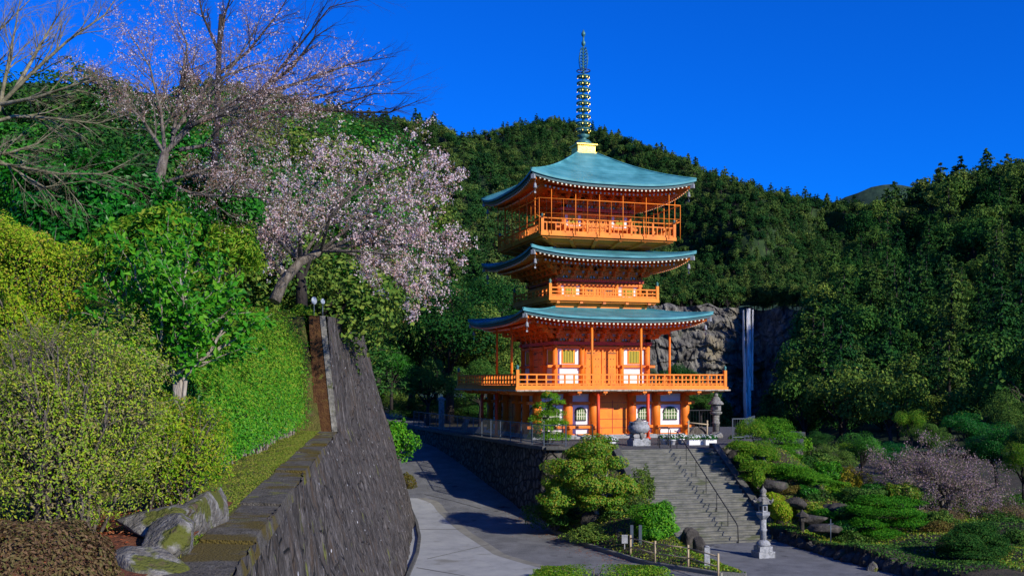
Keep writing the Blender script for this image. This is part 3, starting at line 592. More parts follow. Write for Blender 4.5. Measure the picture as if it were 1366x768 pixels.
# weathered pale edge on the first balcony
b = B()
for k in range(4):
    c = B(); r = rs(k+9)
    for x in np.arange(-6.4, 6.2, .42): c.box((x+.2, -6.49, 2.76+.015*r.rand()), (.40, .03, .07+.02*r.rand()))
    side(c, k); b.V += c.V; [b.Fq.append((f+b.n, m, s)) for f, m, s in c.Fq]; b.n += c.n
part('floor_edge', b, mat('weathered_board', [(.12, .1, .08), (.4, .34, .26), (.6, .5, .38)], 4, .9, .4, 30))
def finial(b, x, y, z, s=1):
    b.lathe([(.075*s, 0), (.085*s, .04*s), (.06*s, .07*s), (.10*s, .13*s), (.085*s, .2*s), (.02*s, .27*s), (.004, .3*s)], (x, y, z), 10)
def railing(h, z, top, n, styl, k):
    b = B(); hh = top-z
    if styl == 0:      # rails with posts between
        b.box((0, -h, top-.035), (2*h, .09, .07)); b.box((0, -h, z+hh*.56), (2*h, .07, .06)); b.box((0, -h, z+hh*.25), (2*h, .06, .06)); b.box((0, -h, z+.05), (2*h, .1, .1))
        for x in np.linspace(-h, h, n+1)[1:-1]: b.box((x, -h, z+hh/2), (.085, .075, hh-.06))
        for x in np.linspace(-h, h, n+1)[:-1]+h/n: b.box((x, -h, z+hh*.13), (.06, .05, hh*.25))
    else:              # close balusters and sweeping top rail
        b.tube([(-h-.35, -h, top+.12), (-h-.1, -h, top+.0), (-h+.3, -h, top-.03), (h-.3, -h, top-.03), (h+.1, -h, top), (h+.35, -h, top+.12)], .04, 8)
        b.box((0, -h, z+hh*.68), (2*h, .08, .07)); b.box((0, -h, z+.06), (2*h, .1, .12))
        for i, x in enumerate(np.linspace(-h, h, n*5+1)[1:-1]): b.box((x, -h, z+hh*.36), (.05, .05, hh*.64)) if (i+1) % 5 else b.box((x, -h, z+hh*.47), (.11, .1, hh*.9))
    return part('railing', b, ORANGE2, k=k)
for k in range(4):
    for (h, z, top, n, st, ph) in ((6.33, 2.95, 3.68, 23, 0, .95), (3.4, 8.15, 8.75, 10, 0, .8), (4.15, 11.78, 12.63, 6, 1, .8)):
        rl = railing(h, z, top, n, st, k)
        b = B(); b.box((-h, -h, z+ph/2), (.17, .17, ph)); part('corner_post', b, ORANGE2, rl, k)
        b = B(); finial(b, -h, -h, z+ph, 1); part('post_cap', b, BRONZE, rl, k)
# upper faces of each storey: columns, beams, doors, lattice windows
def facade(k, h, z0, z1, cw, cr, tie, winz, full):
    xs = [-h, -cw, cw, h]
    for x in xs[:-1]:
        b = B(); b.tube([(x, -h, z0), (x, -h, z1-.1)], cr, 12); part('column', b, ORANGE, k=k)
    b = B(); b.box((0, -h-.02, z1-.1), (2*h+.5, .3, .2)); part('lintel', b, REDD, k=k)
    b = B(); b.box((0, -h, z1-.34), (2*h+.3, .22, .14)); b.box((0, -h, z0+.08), (2*h+.2, .22, .16))
    if tie: [b.box((s*(h+cw)/2+s*.1, -h-.02, tie), (h-cw+.75, .2, .14)) for s in (-1, 1)]; [b.box((xx, -h-.25, tie), (.13, .2, .12)) for xx in xs]
    part('tie_beam', b, ORANGE, k=k)
    y = -h+.07
    for s in (-1, 1):
        xa, xb = s*(cw+cr), s*(h-cr); xc = (xa+xb)/2; ww = abs(xb-xa)
        wz0, wz1 = winz
        b = B(); b.box((xc, y, (wz0+wz1)/2), (ww, .05, wz1-wz0)); part('white_panel', b, WHITE, k=k)
        b = B(); b.box((xc, y-.02, (wz0+wz1)/2), (ww*.62, .06, wz1-wz0-.06)); w_ = part('window', b, ORANGE2, k=k)
        b = B(); b.box((xc, y-.045, (wz0+wz1)/2), (ww*.48, .03, wz1-wz0-.2)); part('window_pane', b, GREENW, w_, k)
        b = B(); [b.box((xc+q*ww*.44, y-.07, (wz0+wz1)/2), (.045, .04, wz1-wz0-.2)) for q in np.linspace(-.5, .5, 7)]; part('lattice', b, YEL, w_, k)
        if full:
            b = B(); b.box((xc, y, (z0+.16+wz0-.16)/2), (ww, .05, wz0-.16-z0-.16)); part('white_panel', b, WHITE, k=k)
        else:
            b = B(); b.box((xc-.18, y, z0+.3), (.3, .05, .26)); b.box((xc+.18, y, z0+.3), (.26, .05, .26)); part('white_panel', b, WHITE, k=k)
    dz0, dz1 = z0+.16, z1-.42; dw = cw-cr-.12
    b = B(); b.box((-dw/2-.01, y-.02, (dz0+dz1)/2), (dw-.03, .08, dz1-dz0)); b.box((dw/2+.01, y-.02, (dz0+dz1)/2), (dw-.03, .08, dz1-dz0)); d_ = part('door', b, ORANGE2, k=k)
    b = B(); b.box((-dw-.04, y-.04, (dz0+dz1)/2), (.09, .12, dz1-dz0)); b.box((dw+.04, y-.04, (dz0+dz1)/2), (.09, .12, dz1-dz0)); b.box((0, y-.04, dz1+.02), (2*dw+.17, .12, .1)); part('door_frame', b, ORANGE, d_, k)
    b = B()
    for s in (-1, 1):
        for z in (dz1-.25, dz0+.25): b.box((s*dw*.72, y-.07, z), (dw*.5, .02, .05))
        for z in np.linspace(dz0+.15, dz1-.15, 5):
            for q in (.2, .4, .6, .8): b.box((s*dw*q, y-.07, z), (.04, .03, .04))
    part('door_studs', b, DARK, d_, k)
for k in range(4):
    facade(k, 2.95, 2.95, 5.61, 1.25, .17, 4.16, (4.27, 5.18), True)
    facade(k, 2.6, 8.15, 9.35, 1.1, .13, None, (8.35, 8.95), False)
    facade(k, 2.15, 11.78, 13.6, .85, .13, 12.45, (12.55, 13.25), False)
    # row of small rafter tips on the second storey beam
    b = B(); [b.box((x, -2.78, 9.3), (.06, .12, .08)) for x in np.linspace(-2.8, 2.8, 44)]; part('beam_teeth', b, ORANGE2, k=k)
# brackets: stepped arms and bearing blocks, one mesh shared by all
def bracket_mesh(sc, dep):
    b = B(); z = 0
    b.box((0, 0, .09), (.34*sc, .34*sc, .18))
    for i in range(3):
        z = .2+i*.27; L_ = (.95+.25*i)*sc; o = -dep*(i+1)/3.3
        b.box((0, o+dep/3.3, z+.06), (L_, .13, .13)); b.box((0, (o)/2, z+.06), (.13, abs(o)+.2, .13))
        for q in (-1, 0, 1): b.box((q*L_*.42, o+dep/3.3, z+.18), (.19*sc, .19, .1))
        b.box((0, o-.08, z+.18), (.19*sc, .2, .1))
    return b
def rafters_z(u, lift): return lift*abs(u)**3
def bracket_zone(h, z0, z1, xs, sc, dep):
    bm = None
    for k in range(4):
        b = B(); nn = 6
        seg = np.linspace(-h, h, len(xs)*2-1)
        for i in range(len(seg)-1):
            b.box(((seg[i]+seg[i+1])/2, -h+.05, (z0+z1)/2-.05), (seg[i+1]-seg[i]-.12, .06, (z1-z0)*.8))
        part('bracket_wall', b, WHITE, k=k)
        b = B(); b.box((0, -h, z0+(z1-z0)*.5), (2*h+.8, .14, .12)); b.box((0, -h-dep*.35, z1-.12), (2*h+1.2, .14, .14)); b.box((0, -h-dep*.8, z1+.02), (2*h+2*dep*.8, .15, .15))
        for i in range(len(xs)-1):      # struts between the brackets
            x = (xs[i]+xs[i+1])/2; b.beam((x-.26, -h-.02, z0+.02), (x-.06, -h-.02, z0+.4), .1, .1, up=(0, 1, 0)); b.beam((x+.26, -h-.02, z0+.02), (x+.06, -h-.02, z0+.4), .1, .1, up=(0, 1, 0)); b.box((x, -h-.02, z0+.45), (.3, .16, .12))
        part('purlin', b, ORANGE, k=k)
        for x in xs:
            if bm is None: bb = bracket_mesh(sc, dep); o = bb.build('bracket', REDD if False else ORANGE, pag, off=False); bm = o.data
            else: o = bpy.data.objects.new('bracket', bm); COL.objects.link(o); o.parent = pag
            p = rot4(k)@np.array([x, -h, z0]); o.location = p; o.rotation_euler = (0, 0, k*math.pi/2)
        b = B()
        for i in range(3): b.beam((-h, -h, z0+.25+.27*i), (-h-dep*(i+1)/2.6, -h-dep*(i+1)/2.6, z0+.25+.27*i+.05), .16, .16); b.box((-h-dep*(i+1)/2.8, -h-dep*(i+1)/2.8, z0+.4+.27*i), (.26, .26, .12), R(45))
        part('corner_bracket', b, ORANGE, k=k)
bracket_zone(2.95, 5.61, 6.95, [-2.95, -1.97, -.98, 0, .98, 1.97, 2.95], 1.0, 1.35)
bracket_zone(2.6, 9.35, 10.5, [-2.6, -1.73, -.87, 0, .87, 1.73, 2.6], .9, 1.2)
bracket_zone(2.1, 13.6, 14.75, [-2.1, -1.4, -.7, 0, .7, 1.4, 2.1], .78, 1.35)
def roof(he, hi, ze, zi, lift, th, sag, bodyh, zin):
    """curved hipped roof: copper skin, dark edge, white tipped rafters, soffit"""
    nu, nv = 49, 18; U = np.linspace(-1, 1, nu); root_ = None
    bt = B(); be = B(); bu = B(); bs = B()
    for k in range(4):
        M = rot4(k); G = np.zeros((nv, nu, 3))
        for j, v in enumerate(np.linspace(0, 1, nv)):
            h = he+(hi-he)*v; z = ze+(zi-ze)*v-sag*math.sin(math.pi*v)+lift*np.abs(U)**3.0*(1-v)**2
            G[j] = np.stack([U*h, 0*U-h, z], 1)
        bt.grid(G@M.T)
        e = G[0]; hh = (he-.03)/he
        def ring(s, dz): q = e.copy(); q[:, 0] *= s; q[:, 1] *= s; q[:, 2] += dz; return q
        s1, s2, s3 = 1-.02/he, 1-.10/he, 1-.30/he
        be.grid(np.array([ring(1, -th*.42), e])@M.T)                         # copper lip
        bu.grid(np.array([ring(s2, -th*.42), ring(1, -th*.42)])@M.T); bu.grid(np.array([ring(s2, -th), ring(s2, -th*.42)])@M.T)
        bu.grid(np.array([ring(s3, -th), ring(s2, -th)])@M.T)
        inner = np.stack([U*bodyh, 0*U-bodyh, 0*U+zin], 1); G2 = [ring(s3, -th-.0)+(inner-ring(s3, -th))*q for q in np.linspace(0, 1, 8)]
        bs.grid(np.array(G2)[::-1]@M.T)
    r_ = part('roof', bt, COPPER); part('copper_lip', be, COPPER, r_); part('eave_board', bu, CEDGE, r_); part('soffit', bs, ORANGE, r_)
    for k in range(4):
        b = B(); rr = B(); n = int(2*he/.27)
        for i in range(n+1):
            u = -1+2*i/n; x = u*(he-.32); lf = lift*abs(u)**3
            xin = np.clip(x, -bodyh, bodyh); 
            a = np.array([x, -(he-.16), ze-th-.075+lf]); t = max(abs(x), bodyh)
            fr = (he-t)/(he-bodyh); c = np.array([x, -t, (ze-th-.075+lf)+(zin-(ze-th-.075+lf))*fr-.06])
            if np.linalg.norm(a-c) < .25: continue
            b.beam(a, c, .085, .11); b.box(a+np.array([0, -.012, 0]), (.088, .02, .085), mi=1)
            if abs(x) < he-.9:
                a2 = np.array([x, -(he-.75), ze-th-.21+lf*.8]); c2 = np.array([x, -max(t, bodyh), c[2]-.12]); b.beam(a2, c2, .085, .1); b.box(a2+np.array([0, -.012, 0]), (.088, .02, .104), mi=1)
        o = part('rafters', b, [ORANGE, RAFT], r_, k); o['kind'] = 'stuff'
        # hip rafter with its white cap and a wind bell
        b = B(); cz = ze-th+lift; b.beam((-he+.18, -he+.18, cz-.1), (-bodyh, -bodyh, zin-.15), .2, .24); b.box((-he+.17, -he+.17, cz-.1), (.21, .21, .24), R(45), mi=1); part('hip_rafter', b, [ORANGE, STONE], r_, k)
        b = B(); x = -he+.33; b.tube([(x, x, cz-.2), (x, x, cz-.45)], .012, 5); b.lathe([(.03, .0), (.07, -.06), (.085, -.2), (.11, -.3)][::-1], (x, x, cz-.42), 10); b.tube([(x, x, cz-.7), (x, x, cz-.92)], .012, 4); b.box((x, x, cz-.95), (.12, .015, .1), R(20)); part('wind_bell', b, STONE, r_, k)
        b = B(); P = []
        for v in np.linspace(0, 1, 14):
            h = he+(hi-he)*v; P.append((-h, -h, ze+(zi-ze)*v-sag*math.sin(math.pi*v)+lift*(1-v)**2+.01))
        b.tube(P, .055, 6); part('hip_ridge', b, COPPER, r_, k)
    return r_
roof(5.84, 2.6, 6.90, 7.72, .40, .30, .04, 2.95, 7.1)
roof(5.12, 2.4, 10.50, 11.22, .40, .28, .03, 2.6, 10.62)
roof(5.12, .58, 14.66, 17.34, .50, .30, .14, 2.1, 14.98)
# flared base under the third balcony, straight one under the second
for k in range(4):
    b = B(); b.grid([[(-2.5, -2.5, 11.1), (2.5, -2.5, 11.1)], [(-3.95, -3.95, 11.55), (3.95, -3.95, 11.55)]]); part('flared_panel', b, ORANGE, k=k)
    b = B()
    for x in np.linspace(-1, 1, 6): b.beam((x*2.5, -2.5, 11.06), (x*3.95, -4.0, 11.52), .2, .16)
    b.box((0, -2.56, 11.22), (5.2, .14, .24)); b.box((0, -3.2, 11.32), (6.4, .12, .12)); part('flared_beam', b, ORANGE, k=k)
    b = B(); b.box((0, -2.92, 7.72), (5.8, .1, .4)); part('balcony_base', b, ORANGE2, k=k)
    for x in np.linspace(-2.9, 2.9, 5): b = B(); b.beam((x, -2.9, 7.8), (x, -3.4, 7.9), .18, .14); part('cantilever_beam', b, ORANGE, k=k)
    # net frame of the third storey
    b = B(); q = 4.42
    for i, x in enumerate(np.linspace(-q, q, 13)):
        big = i % 2 == 1; b.tube([(x, -q, 11.65), (x, -q, 14.4 if big else 13.68)], .028 if big else .02, 5) if (big or i in (0, 12)) else b.tube([(x, -q, 12.6), (x, -q, 13.68)], .012, 4)
    b.tube([(-q, -q, 13.68), (q, -q, 13.68)], .028, 5); b.tube([(-q, -q, 12.85), (q, -q, 12.85)], .012, 4)
    part('net_frame', b, RED if False else ORANGE, k=k)
    b = B()
    for x in np.arange(-q, q, .45): b.beam((x, -q+.02, 12.6), (x, -q+.02, 13.68), .003, .003, up=(0, 1, 0))
    for z in np.arange(12.7, 13.68, .4): b.beam((-q, -q+.02, z), (q, -q+.02, z), .003, .003)
    part('net', b, DARK, k=k)
# spire
sp = B(); sp.tube([(0, 0, 17.8), (0, 0, 24.7)], [.1, .045], 10); spo = part('spire', sp, BRONZE)
b = B(); b.lathe([(.66, 17.3), (.66, 17.36), (.57, 17.4), (.57, 17.76), (.68, 17.8), (.68, 17.87), (.5, 17.9)], n=4, sq=True, smooth=False); part('spire_base', b, GOLD, spo)
b = B(); b.lathe([(.52, 17.9), (.5, 18.06), (.36, 18.2), (.16, 18.26), (.2, 18.34), (.4, 18.5), (.2, 18.55), (.14, 18.6)], n=16); part('lotus_dome', b, BRONZE, spo)
for i in range(9):
    z = 18.86+i*.412; r_ = .43-.008*i; b = B(); a = np.linspace(0, 2*math.pi, 25); b.tube(np.stack([r_*np.cos(a), r_*np.sin(a), 0*a+z], 1), .055, 6, cap=False)
    b.lathe([(.13, z-.09), (.16, z), (.13, z+.09)], n=10)
    for j in range(8): b.beam((0, 0, z), (r_*math.cos(j*math.pi/4), r_*math.sin(j*math.pi/4), z), .035, .04)
    for j in range(8): c, s_ = math.cos(j*math.pi/4+.3)*r_, math.sin(j*math.pi/4+.3)*r_; b.box((c, s_, z-.1), (.03, .03, .07), mi=1)
    part('spire_ring', b, [BRONZE, GOLD], spo)
b = B()
for j in range(4):
    a = j*math.pi/2+.5
    for q in range(7):
        z = 22.55+q*.19; w_ = .36*math.sin(math.pi*(q+1.2)/9.5)**.7; P = [(math.cos(a)*t_*w_, math.sin(a)*t_*w_, z+.1*math.sin(t_*3.1)+.16*t_) for t_ in np.linspace(.05, 1, 6)]; b.tube(P, .02, 5)
    P = [(math.cos(a)*.36*math.sin(math.pi*(t_*.8+.12))**.7, math.sin(a)*.36*math.sin(math.pi*(t_*.8+.12))**.7, 22.5+1.45*t_) for t_ in np.linspace(0, 1, 9)]; b.tube(P, .02, 5)
part('flame_ornament', b, BRONZE, spo)
b = B(); a = np.linspace(0, 2*math.pi, 17); b.tube(np.stack([.42*np.cos(a), .42*np.sin(a), 0*a+22.5], 1), .03, 5, cap=False); [b.beam((0, 0, 22.5), (.42*math.cos(q), .42*math.sin(q), 22.5), .03, .03) for q in (0, 1.57, 3.14, 4.71)]; part('spire_ring', b, DARK, spo)
b = B(); b.lathe([(.03, 24.0), (.12, 24.12), (.13, 24.25), (.05, 24.4), (.05, 24.6), (.13, 24.72), (.13, 24.84), (.06, 24.95), (.005, 25.08)], n=12); part('jewel', b, BRONZE, spo)
# ------------------------------------------------------------------ stone things, fences, pots on the terrace
def lantern_tall():
    p = W(1018, 743, 6.9*F/233); r = thing('stone_lantern', 'tall carved grey stone lantern standing alone at the foot of the stairs', 'stone lantern', (p[0], p[1], ZP), R(14)); r.scale = (.88, .88, .94)
    X, Y, Z = 0, 0, 0
    def pt(name, b, m=STONE): return b.build(name, m, r, off=False)
    b = B(); b.box((0, 0, .14), (.78, .78, .28)); b.box((0, 0, .38), (.62, .62, .22)); pt('base', b)
    b = B(); b.lathe([(.28, .48), (.34, .56), (.28, .66), (.17, .74)], n=12); pt('lotus_base', b)
    b = B(); b.lathe([(.15, .7), (.14, 1.1), (.17, 1.12), (.17, 1.2), (.14, 1.22), (.14, 1.62)], n=12); pt('shaft', b)
    b = B(); b.lathe([(.14, 1.6), (.24, 1.7), (.34, 1.8), (.34, 1.9), (.24, 1.92)], n=6, smooth=False); pt('platform', b)
    b = B(); b.lathe([(.2, 1.9), (.22, 1.94), (.22, 2.22), (.2, 2.26)], n=6, smooth=False)
    fb = pt('fire_box', b); b = B(); [b.box((.2*math.cos(a), .2*math.sin(a), 2.08), (.02, .12, .18), a) for a in (R(-90), R(-30), R(-150), R(30))]; o = b.build('opening_shade', DARK, fb, off=False)  # solid dark plates, the shade inside the fire box given as colour
    b = B(); b.lathe([(.42, 2.27), (.42, 2.33), (.32, 2.42), (.2, 2.52), (.12, 2.56)], n=6, smooth=False)
    for j in range(6): a = j*math.pi/3; b.tube([(.33*math.cos(a), .33*math.sin(a), 2.36), (.43*math.cos(a), .43*math.sin(a), 2.35), (.48*math.cos(a), .48*math.sin(a), 2.42), (.45*math.cos(a), .45*math.sin(a), 2.5)], [.06, .055, .04, .02], 6)
    pt('roof', b, STONED)
    b = B(); b.lathe([(.1, 2.54), (.16, 2.62), (.1, 2.66), (.15, 2.76), (.14, 2.84), (.05, 2.92), (.01, 3.0)], n=10); pt('jewel', b, STONED)
lantern_tall()
p = W(955, 583, 61); r_ = thing('stone_lantern', 'weathered round stone lantern with domed roof at the right end of the terrace', 'stone lantern', (p[0], p[1], ZT), 0)
for nm, prof, m in (('base', [(.42, 0), (.42, .15), (.3, .3), (.22, .34)], STONED), ('shaft', [(.2, .3), (.19, .8), (.23, .82), (.23, .9), (.19, .92), (.2, 1.3)], STONED), ('platform', [(.2, 1.3), (.36, 1.42), (.36, 1.5), (.2, 1.54)], STONED), ('fire_box', [(.25, 1.52), (.3, 1.6), (.3, 1.85), (.25, 1.92)], STONED), ('roof', [(.44, 1.92), (.46, 1.98), (.34, 2.12), (.27, 2.16), (.26, 2.26), (.16, 2.36), (.1, 2.4)], STONED), ('jewel', [(.08, 2.38), (.13, 2.46), (.1, 2.56), (.01, 2.66)], STONED)):
    b = B(); b.lathe(prof, n=16); o = b.build(nm, m, r_, off=False)
    if nm == 'fire_box': b = B(); [b.box((.295*math.cos(a), .295*math.sin(a), 1.73), (.02, .16, .17), a) for a in (R(-95), R(-10), R(170))]; b.build('opening_shade', DARK, o, off=False)  # dark plates in place of hollows, shade painted on the round fire box
# incense burner
p = W(852, 592, 53.5); r_ = thing('incense_burner', 'large round grey stone incense burner on a square base before the pagoda', 'incense burner', (p[0], p[1], ZT), R(17))
b = B(); b.box((0, 0, .14), (.95, .8, .28)); b.box((0, 0, .33), (.8, .7, .1)); b.build('base', STONE, r_, off=False)
for a in (R(30), R(150), R(270)): b = B(); b.tube([(.3*math.cos(a), .3*math.sin(a), .36), (.36*math.cos(a), .36*math.sin(a), .5), (.3*math.cos(a), .3*math.sin(a), .66)], [.09, .1, .13], 8); b.build('leg', STONED, r_, off=False)
b = B(); b.lathe([(.26, .58), (.46, .68), (.56, .84), (.55, 1.0), (.46, 1.1), (.5, 1.14), (.5, 1.2), (.4, 1.2), (.36, 1.08)], n=24); b.build('bowl', STONE, r_, off=False)
b = B(); b.lathe([(.3, 1.12), (.26, 1.24), (.12, 1.3), (.1, 1.38), (.02, 1.42)], n=16); b.build('lid', STONED, r_, off=False)
# stone post beside the road, white leaning slab on the terrace
p = W(589, 583, 71); r = thing('stone_pillar', 'plain square stone marker post beside the shaded road', 'pillar', tuple(p), R(10))
b = B(); b.box((0, 0, 1.15), (.34, .34, 2.7)); b.build('shaft', STONE, r, off=False); b = B(); b.lathe([(.24, 2.5), (.24, 2.6), (.02, 2.78)], n=4, sq=True, smooth=False); b.build('cap', STONE, r, off=False)
b = B(); b.add([(-.5, 0, 0), (.15, 0, 0), (.5, 0, .95), (.12, 0, .95), (-.5, .25, 0), (.15, .25, 0), (.5, .2, .95), (.12, .2, .95)], [(0, 1, 2, 3), (7, 6, 5, 4), (0, 4, 5, 1), (1, 5, 6, 2), (2, 6, 7, 3), (3, 7, 4, 0)])
p = W(618, 586, 64.5); b.V[0] *= [.8, 1, 1.0]; o = b.build('stone_slab', STONED, off=False); o.location = (p[0], p[1], ZT); tag(o, 'pale grey slanted stone slab behind the terrace fence at left', 'stone slab')
# iron fence on the terrace's left edge
def fence(pl, zf, h, gap, name, label, m, cat='fence', rail=.03, post=1.6, bar=.011):
    pl = [np.array(q, float) for q in pl]; r = thing(name, label, cat, (*pl[0], zf(pl[0]))); b = B(); c = B(); last = None
    for a, e in zip(pl[:-1], pl[1:]):
        L_ = np.linalg.norm(e-a); n = max(1, round(L_/post))
        for i in range(n+1):
            q = a+(e-a)*i/n; z = zf(q)
            if last is None or np.linalg.norm(q-last) > .1: k = B(); k.box((*q, z+h/2), (.055, .055, h)); k.build('post', m, r); last = q
        for hh in (h-.02, .14): b.beam((*a, zf(a)+hh), (*e, zf(e)+hh), rail, rail+.01)
        if gap:
            for s in np.arange(gap, L_, gap): q = a+(e-a)*s/L_; c.beam((*q, zf(q)+.14), (*q, zf(q)+h-.03), bar, bar, up=(0, 1, 0))
    b.build('rail', m, r)
    if gap: c.build('bars', m, r)
    return r
zt_ = lambda q: ZT+.12
fence([(-7.0, 74.8), (-5.5, 70.3), (-3.9, 65.9), (1.55, 50.75), (2.6, 50.6)], zt_, 1.05, .16, 'iron_fence', 'dark iron picket fence along the terrace edge left of the pagoda', METAL)
b = B()
fence([(2.75, 52.2), (1.0, 53.2), (4.1, 53.4)][1:], zt_, .95, 0, 'low_railing', 'plain dark tubular railing in front of the pagoda wall behind the small pine', DARK, 'railing', .045, 1.5)
fence([(11.9, 56.6), (12.6, 56.8), (14.2, 61.5)][:3], zt_, 1.15, .14, 'metal_fence', 'bluish metal picket fence at the right end of the terrace by the lantern', METAL)
fence([(10.5, 66), (13.2, 66.8)], zt_, 1.35, .2, 'metal_fence', 'dark metal picket fence behind the lantern right of the pagoda', DARK)
# wooden rope rail by the right corner of the pagoda
r = thing('wooden_rail', 'short rustic wooden rail with leaning posts right of the pagoda', 'rail', (10.6, 58, ZT))
for i, px in enumerate((918, 943)):
    q = W(px, 590, 57); b = B(); b.tube([(q[0], q[1], ZT), (q[0]+.02, q[1], ZT+1.15)], .045, 7); b.build('post', BAMB, r)
b = B(); q, e = W(916, 563, 57), W(945, 566, 57); b.tube([q, e], .035, 6); b.build('rail', BAMB, r)
q = W(932, 590, 58); b = B(); P = [(q[0]+.55*math.cos(a), q[1], ZT+.75*math.sin(a)) for a in np.linspace(0, math.pi, 13)]; b.tube(P, .07, 6); b.add([(x, y+.02, z) for x, y, z in P], [list(range(13))]); o = b.build('tree_stump', BARK, loc=(q[0], q[1], ZT)); tag(o, 'brown arched wooden stump by the rustic rail', 'stump')
# planters with white flowers
r0 = rs(77)
def planter(px, py, d, wid, label, white=True):
    q = W(px, py, d); z = ZT; r = thing('flower_planter', label, 'planter', (q[0], q[1], z), R(17), 'planters of white flowers on the terrace')
    b = B(); b.lathe([(.2*wid, 0), (.26*wid, .22), (.28*wid, .22), (.28*wid, .27), (.22*wid, .27)], n=12) if wid < 1 else b.box((0, 0, .13), (.62, .3, .27)); b.build('pot', WHITE if white else CONC, r, off=False)
    n = 500; D = dirs(n, r0); D[:, 2] = abs(D[:, 2]); b = B(); b.leaves(D*[.36*wid+.05, .28, .2]+[0, 0, .3], D+dirs(n, r0)*.6, .07, .5, r0); b.build('leaves', L_BR if False else L_DK, r, off=False)
    n = 90; D = dirs(n, r0); D[:, 2] = abs(D[:, 2])*.8+.2; b = B(); b.leaves(D*[.38*wid+.05, .3, .23]+[0, 0, .32], D, .06, .9, r0); b.build('flowers', L_FLW, r, off=False)
planter(815, 597, 51.8, .9, 'flower planter at the left top corner of the staircase')
planter(886, 590, 54.5, .8, 'white pot with green plant beside the top handrail loop, left of three')
planter(896, 592, 54.2, .8, 'white pot of leafy plant in the middle of the three by the handrail')
planter(908, 590, 55.0, .8, 'white pot with leafy plant nearest the pagoda corner column')
planter(925, 593, 54.0, 1.1, 'long planter of white flowers just right of the three pots')
planter(936, 593, 54.2, 1.1, 'long planter of white flowers between two other long planters')
planter(947, 594, 54.0, 1.1, 'long planter of white flowers nearest the right stair parapet')
# two round mirror-like discs on posts at the top of the left wall
for px, py, s, lab in ((419, 401, .115, 'round pale disc on a thin post on the wall top, left of two'), (430.5, 402, .085, 'narrower pale disc turned sideways, right of two on the wall top')):
    q = W(px, py, 30.6); r = thing('round_lamp', lab, 'lamp', (q[0], q[1], 1.9)); b = B(); b.tube([(q[0], q[1], 1.7), (q[0], q[1], q[2])], .014, 6); b.build('post', METAL, r)
    b = B(); ax = np.array([.25, -1, .1]) if s > .12 else np.array([1, -.6, .1]); ax /= np.linalg.norm(ax); b.tube([q-ax*.012, q+ax*.012, q+ax*.02], [s, s, s*.8], 20); b.build('disc', plain('disc_glass_%g' % s, (.32, .36, .4), .3), r)
# bamboo fence around the planted bed
r = thing('bamboo_fence', 'low bamboo rail fence round the planted bed below the stairs', 'fence', (5.0, 40.2, ZP)); pts = []
for px, py in ((841, 742), (874, 751), (918, 757), (958, 770)):
    q = np.array(PX(px, py, -6.8)); pts.append(q); b = B(); b.tube([(*q, -6.9), (*q, -5.95)], .04, 7); b.build('post', BAMB, r)
for h in (.78, .42):
    b = B(); [b.tube([(*a, -6.85+h), (*c, -6.85+h+.01)], .024, 6) for a, c in zip(pts[:-1], pts[1:])]; b.build('rail', BAMB, r)
q = PX(943, 757, -6.8); b = B(); b.box((*q, -6.45), (.2, .16, .85)); b.lathe([(.1, -6.02), (.05, -5.98)], (q[0], q[1], 0), 4, sq=True); o = b.build('stone_post', STONE, loc=(*q, -6.85)); tag(o, 'short grey stone post beside the bamboo fence at the yard', 'post')
r = thing('notice_board', 'small white sign board on grey posts behind the round clipped tree', 'sign', (*PX(850, 735, -6.7), -6.7)); q = np.array(r.location)
for dx in (-.22, .12): b = B(); b.box((q[0]+dx, q[1], -6.2), (.12, .12, 1.1)); b.build('post', METAL, r)
b = B(); b.box((q[0]-.5, q[1]-.05, -6.2), (.24, .04, .34)); b.box((q[0]-.5, q[1], -6.5), (.04, .04, .6)); b.build('board', STONE, r)
# rocks
def rock(px, py, d, rad, label, m=BOULG, seed=1, amp=.28, n=14):
    q = W(px, py+rad[2]*.25*F/d, d); b = B(); b.blob(q, rad, rs(seed), max(n, 20), amp*.6, smooth=True, facet=14); o = b.build('boulder', m, loc=tuple(q)); return tag(o, label, 'rock')
rock(185, 752, 7.9, (.42, .34, .25), 'large pale mossy boulder at the near end of the bank edging', BOUL, 3, .16, 34)
rock(268, 676, 9.9, (.16, 1.1, .27), 'long grey lichen boulder edging the grass strip beside the wall ledge', BOUL, 5, .14, 34)
rock(228, 716, 8.6, (.24, .5, .24), 'grey weathered boulder between the two pale edging boulders', BOUL, 29, .14, 34)
rock(206, 690, 9.2, (.34, .42, .17), 'mossy brown boulder under the foreground bush', BOUL, 7, .14, 34)
rock(918, 722, 42.5, (.5, .45, .85), 'upright dark rock between the bed and the foot of the stairs', BOULG, 11, .2)
rock(935, 730, 41, (.45, .4, .55), 'low brown rock beside the stone post', BOULG, 12)
rock(978, 607, 51, (.55, .5, .62), 'pale grey boulder at the top of the right parapet beside the pines', BOULG, 13, .16)
rock(1030, 645, 47.5, (.7, .5, .4), 'brown boulder under the long pine branch', BOULG, 14)
rock(1062, 668, 46.5, (.55, .5, .4), 'reddish rock right of the bright green shrubs', BOULG, 15)
rock(1085, 690, 44.5, (.8, .5, .25), 'flat dark rock in the rock garden', BOULG, 16)
rock(1100, 703, 43, (.9, .5, .22), 'long flat stone just behind the edging wall', BOULG, 17)
rock(1120, 680, 46, (.9, .6, .4), 'rock in front of the spreading pine', BOULG, 18)
rock(1163, 758, 38.6, (.3, .3, .45), 'pale upright stone at the corner of the yard edge', BOUL, 19, .1)
rock(1183, 762, 38.9, (.3, .3, .5), 'second pale upright stone behind the yard corner', BOUL, 20, .1)
rock(1214, 730, 42, (.4, .3, .35), 'small white rock under the bronze mound', BOUL, 21, .1)
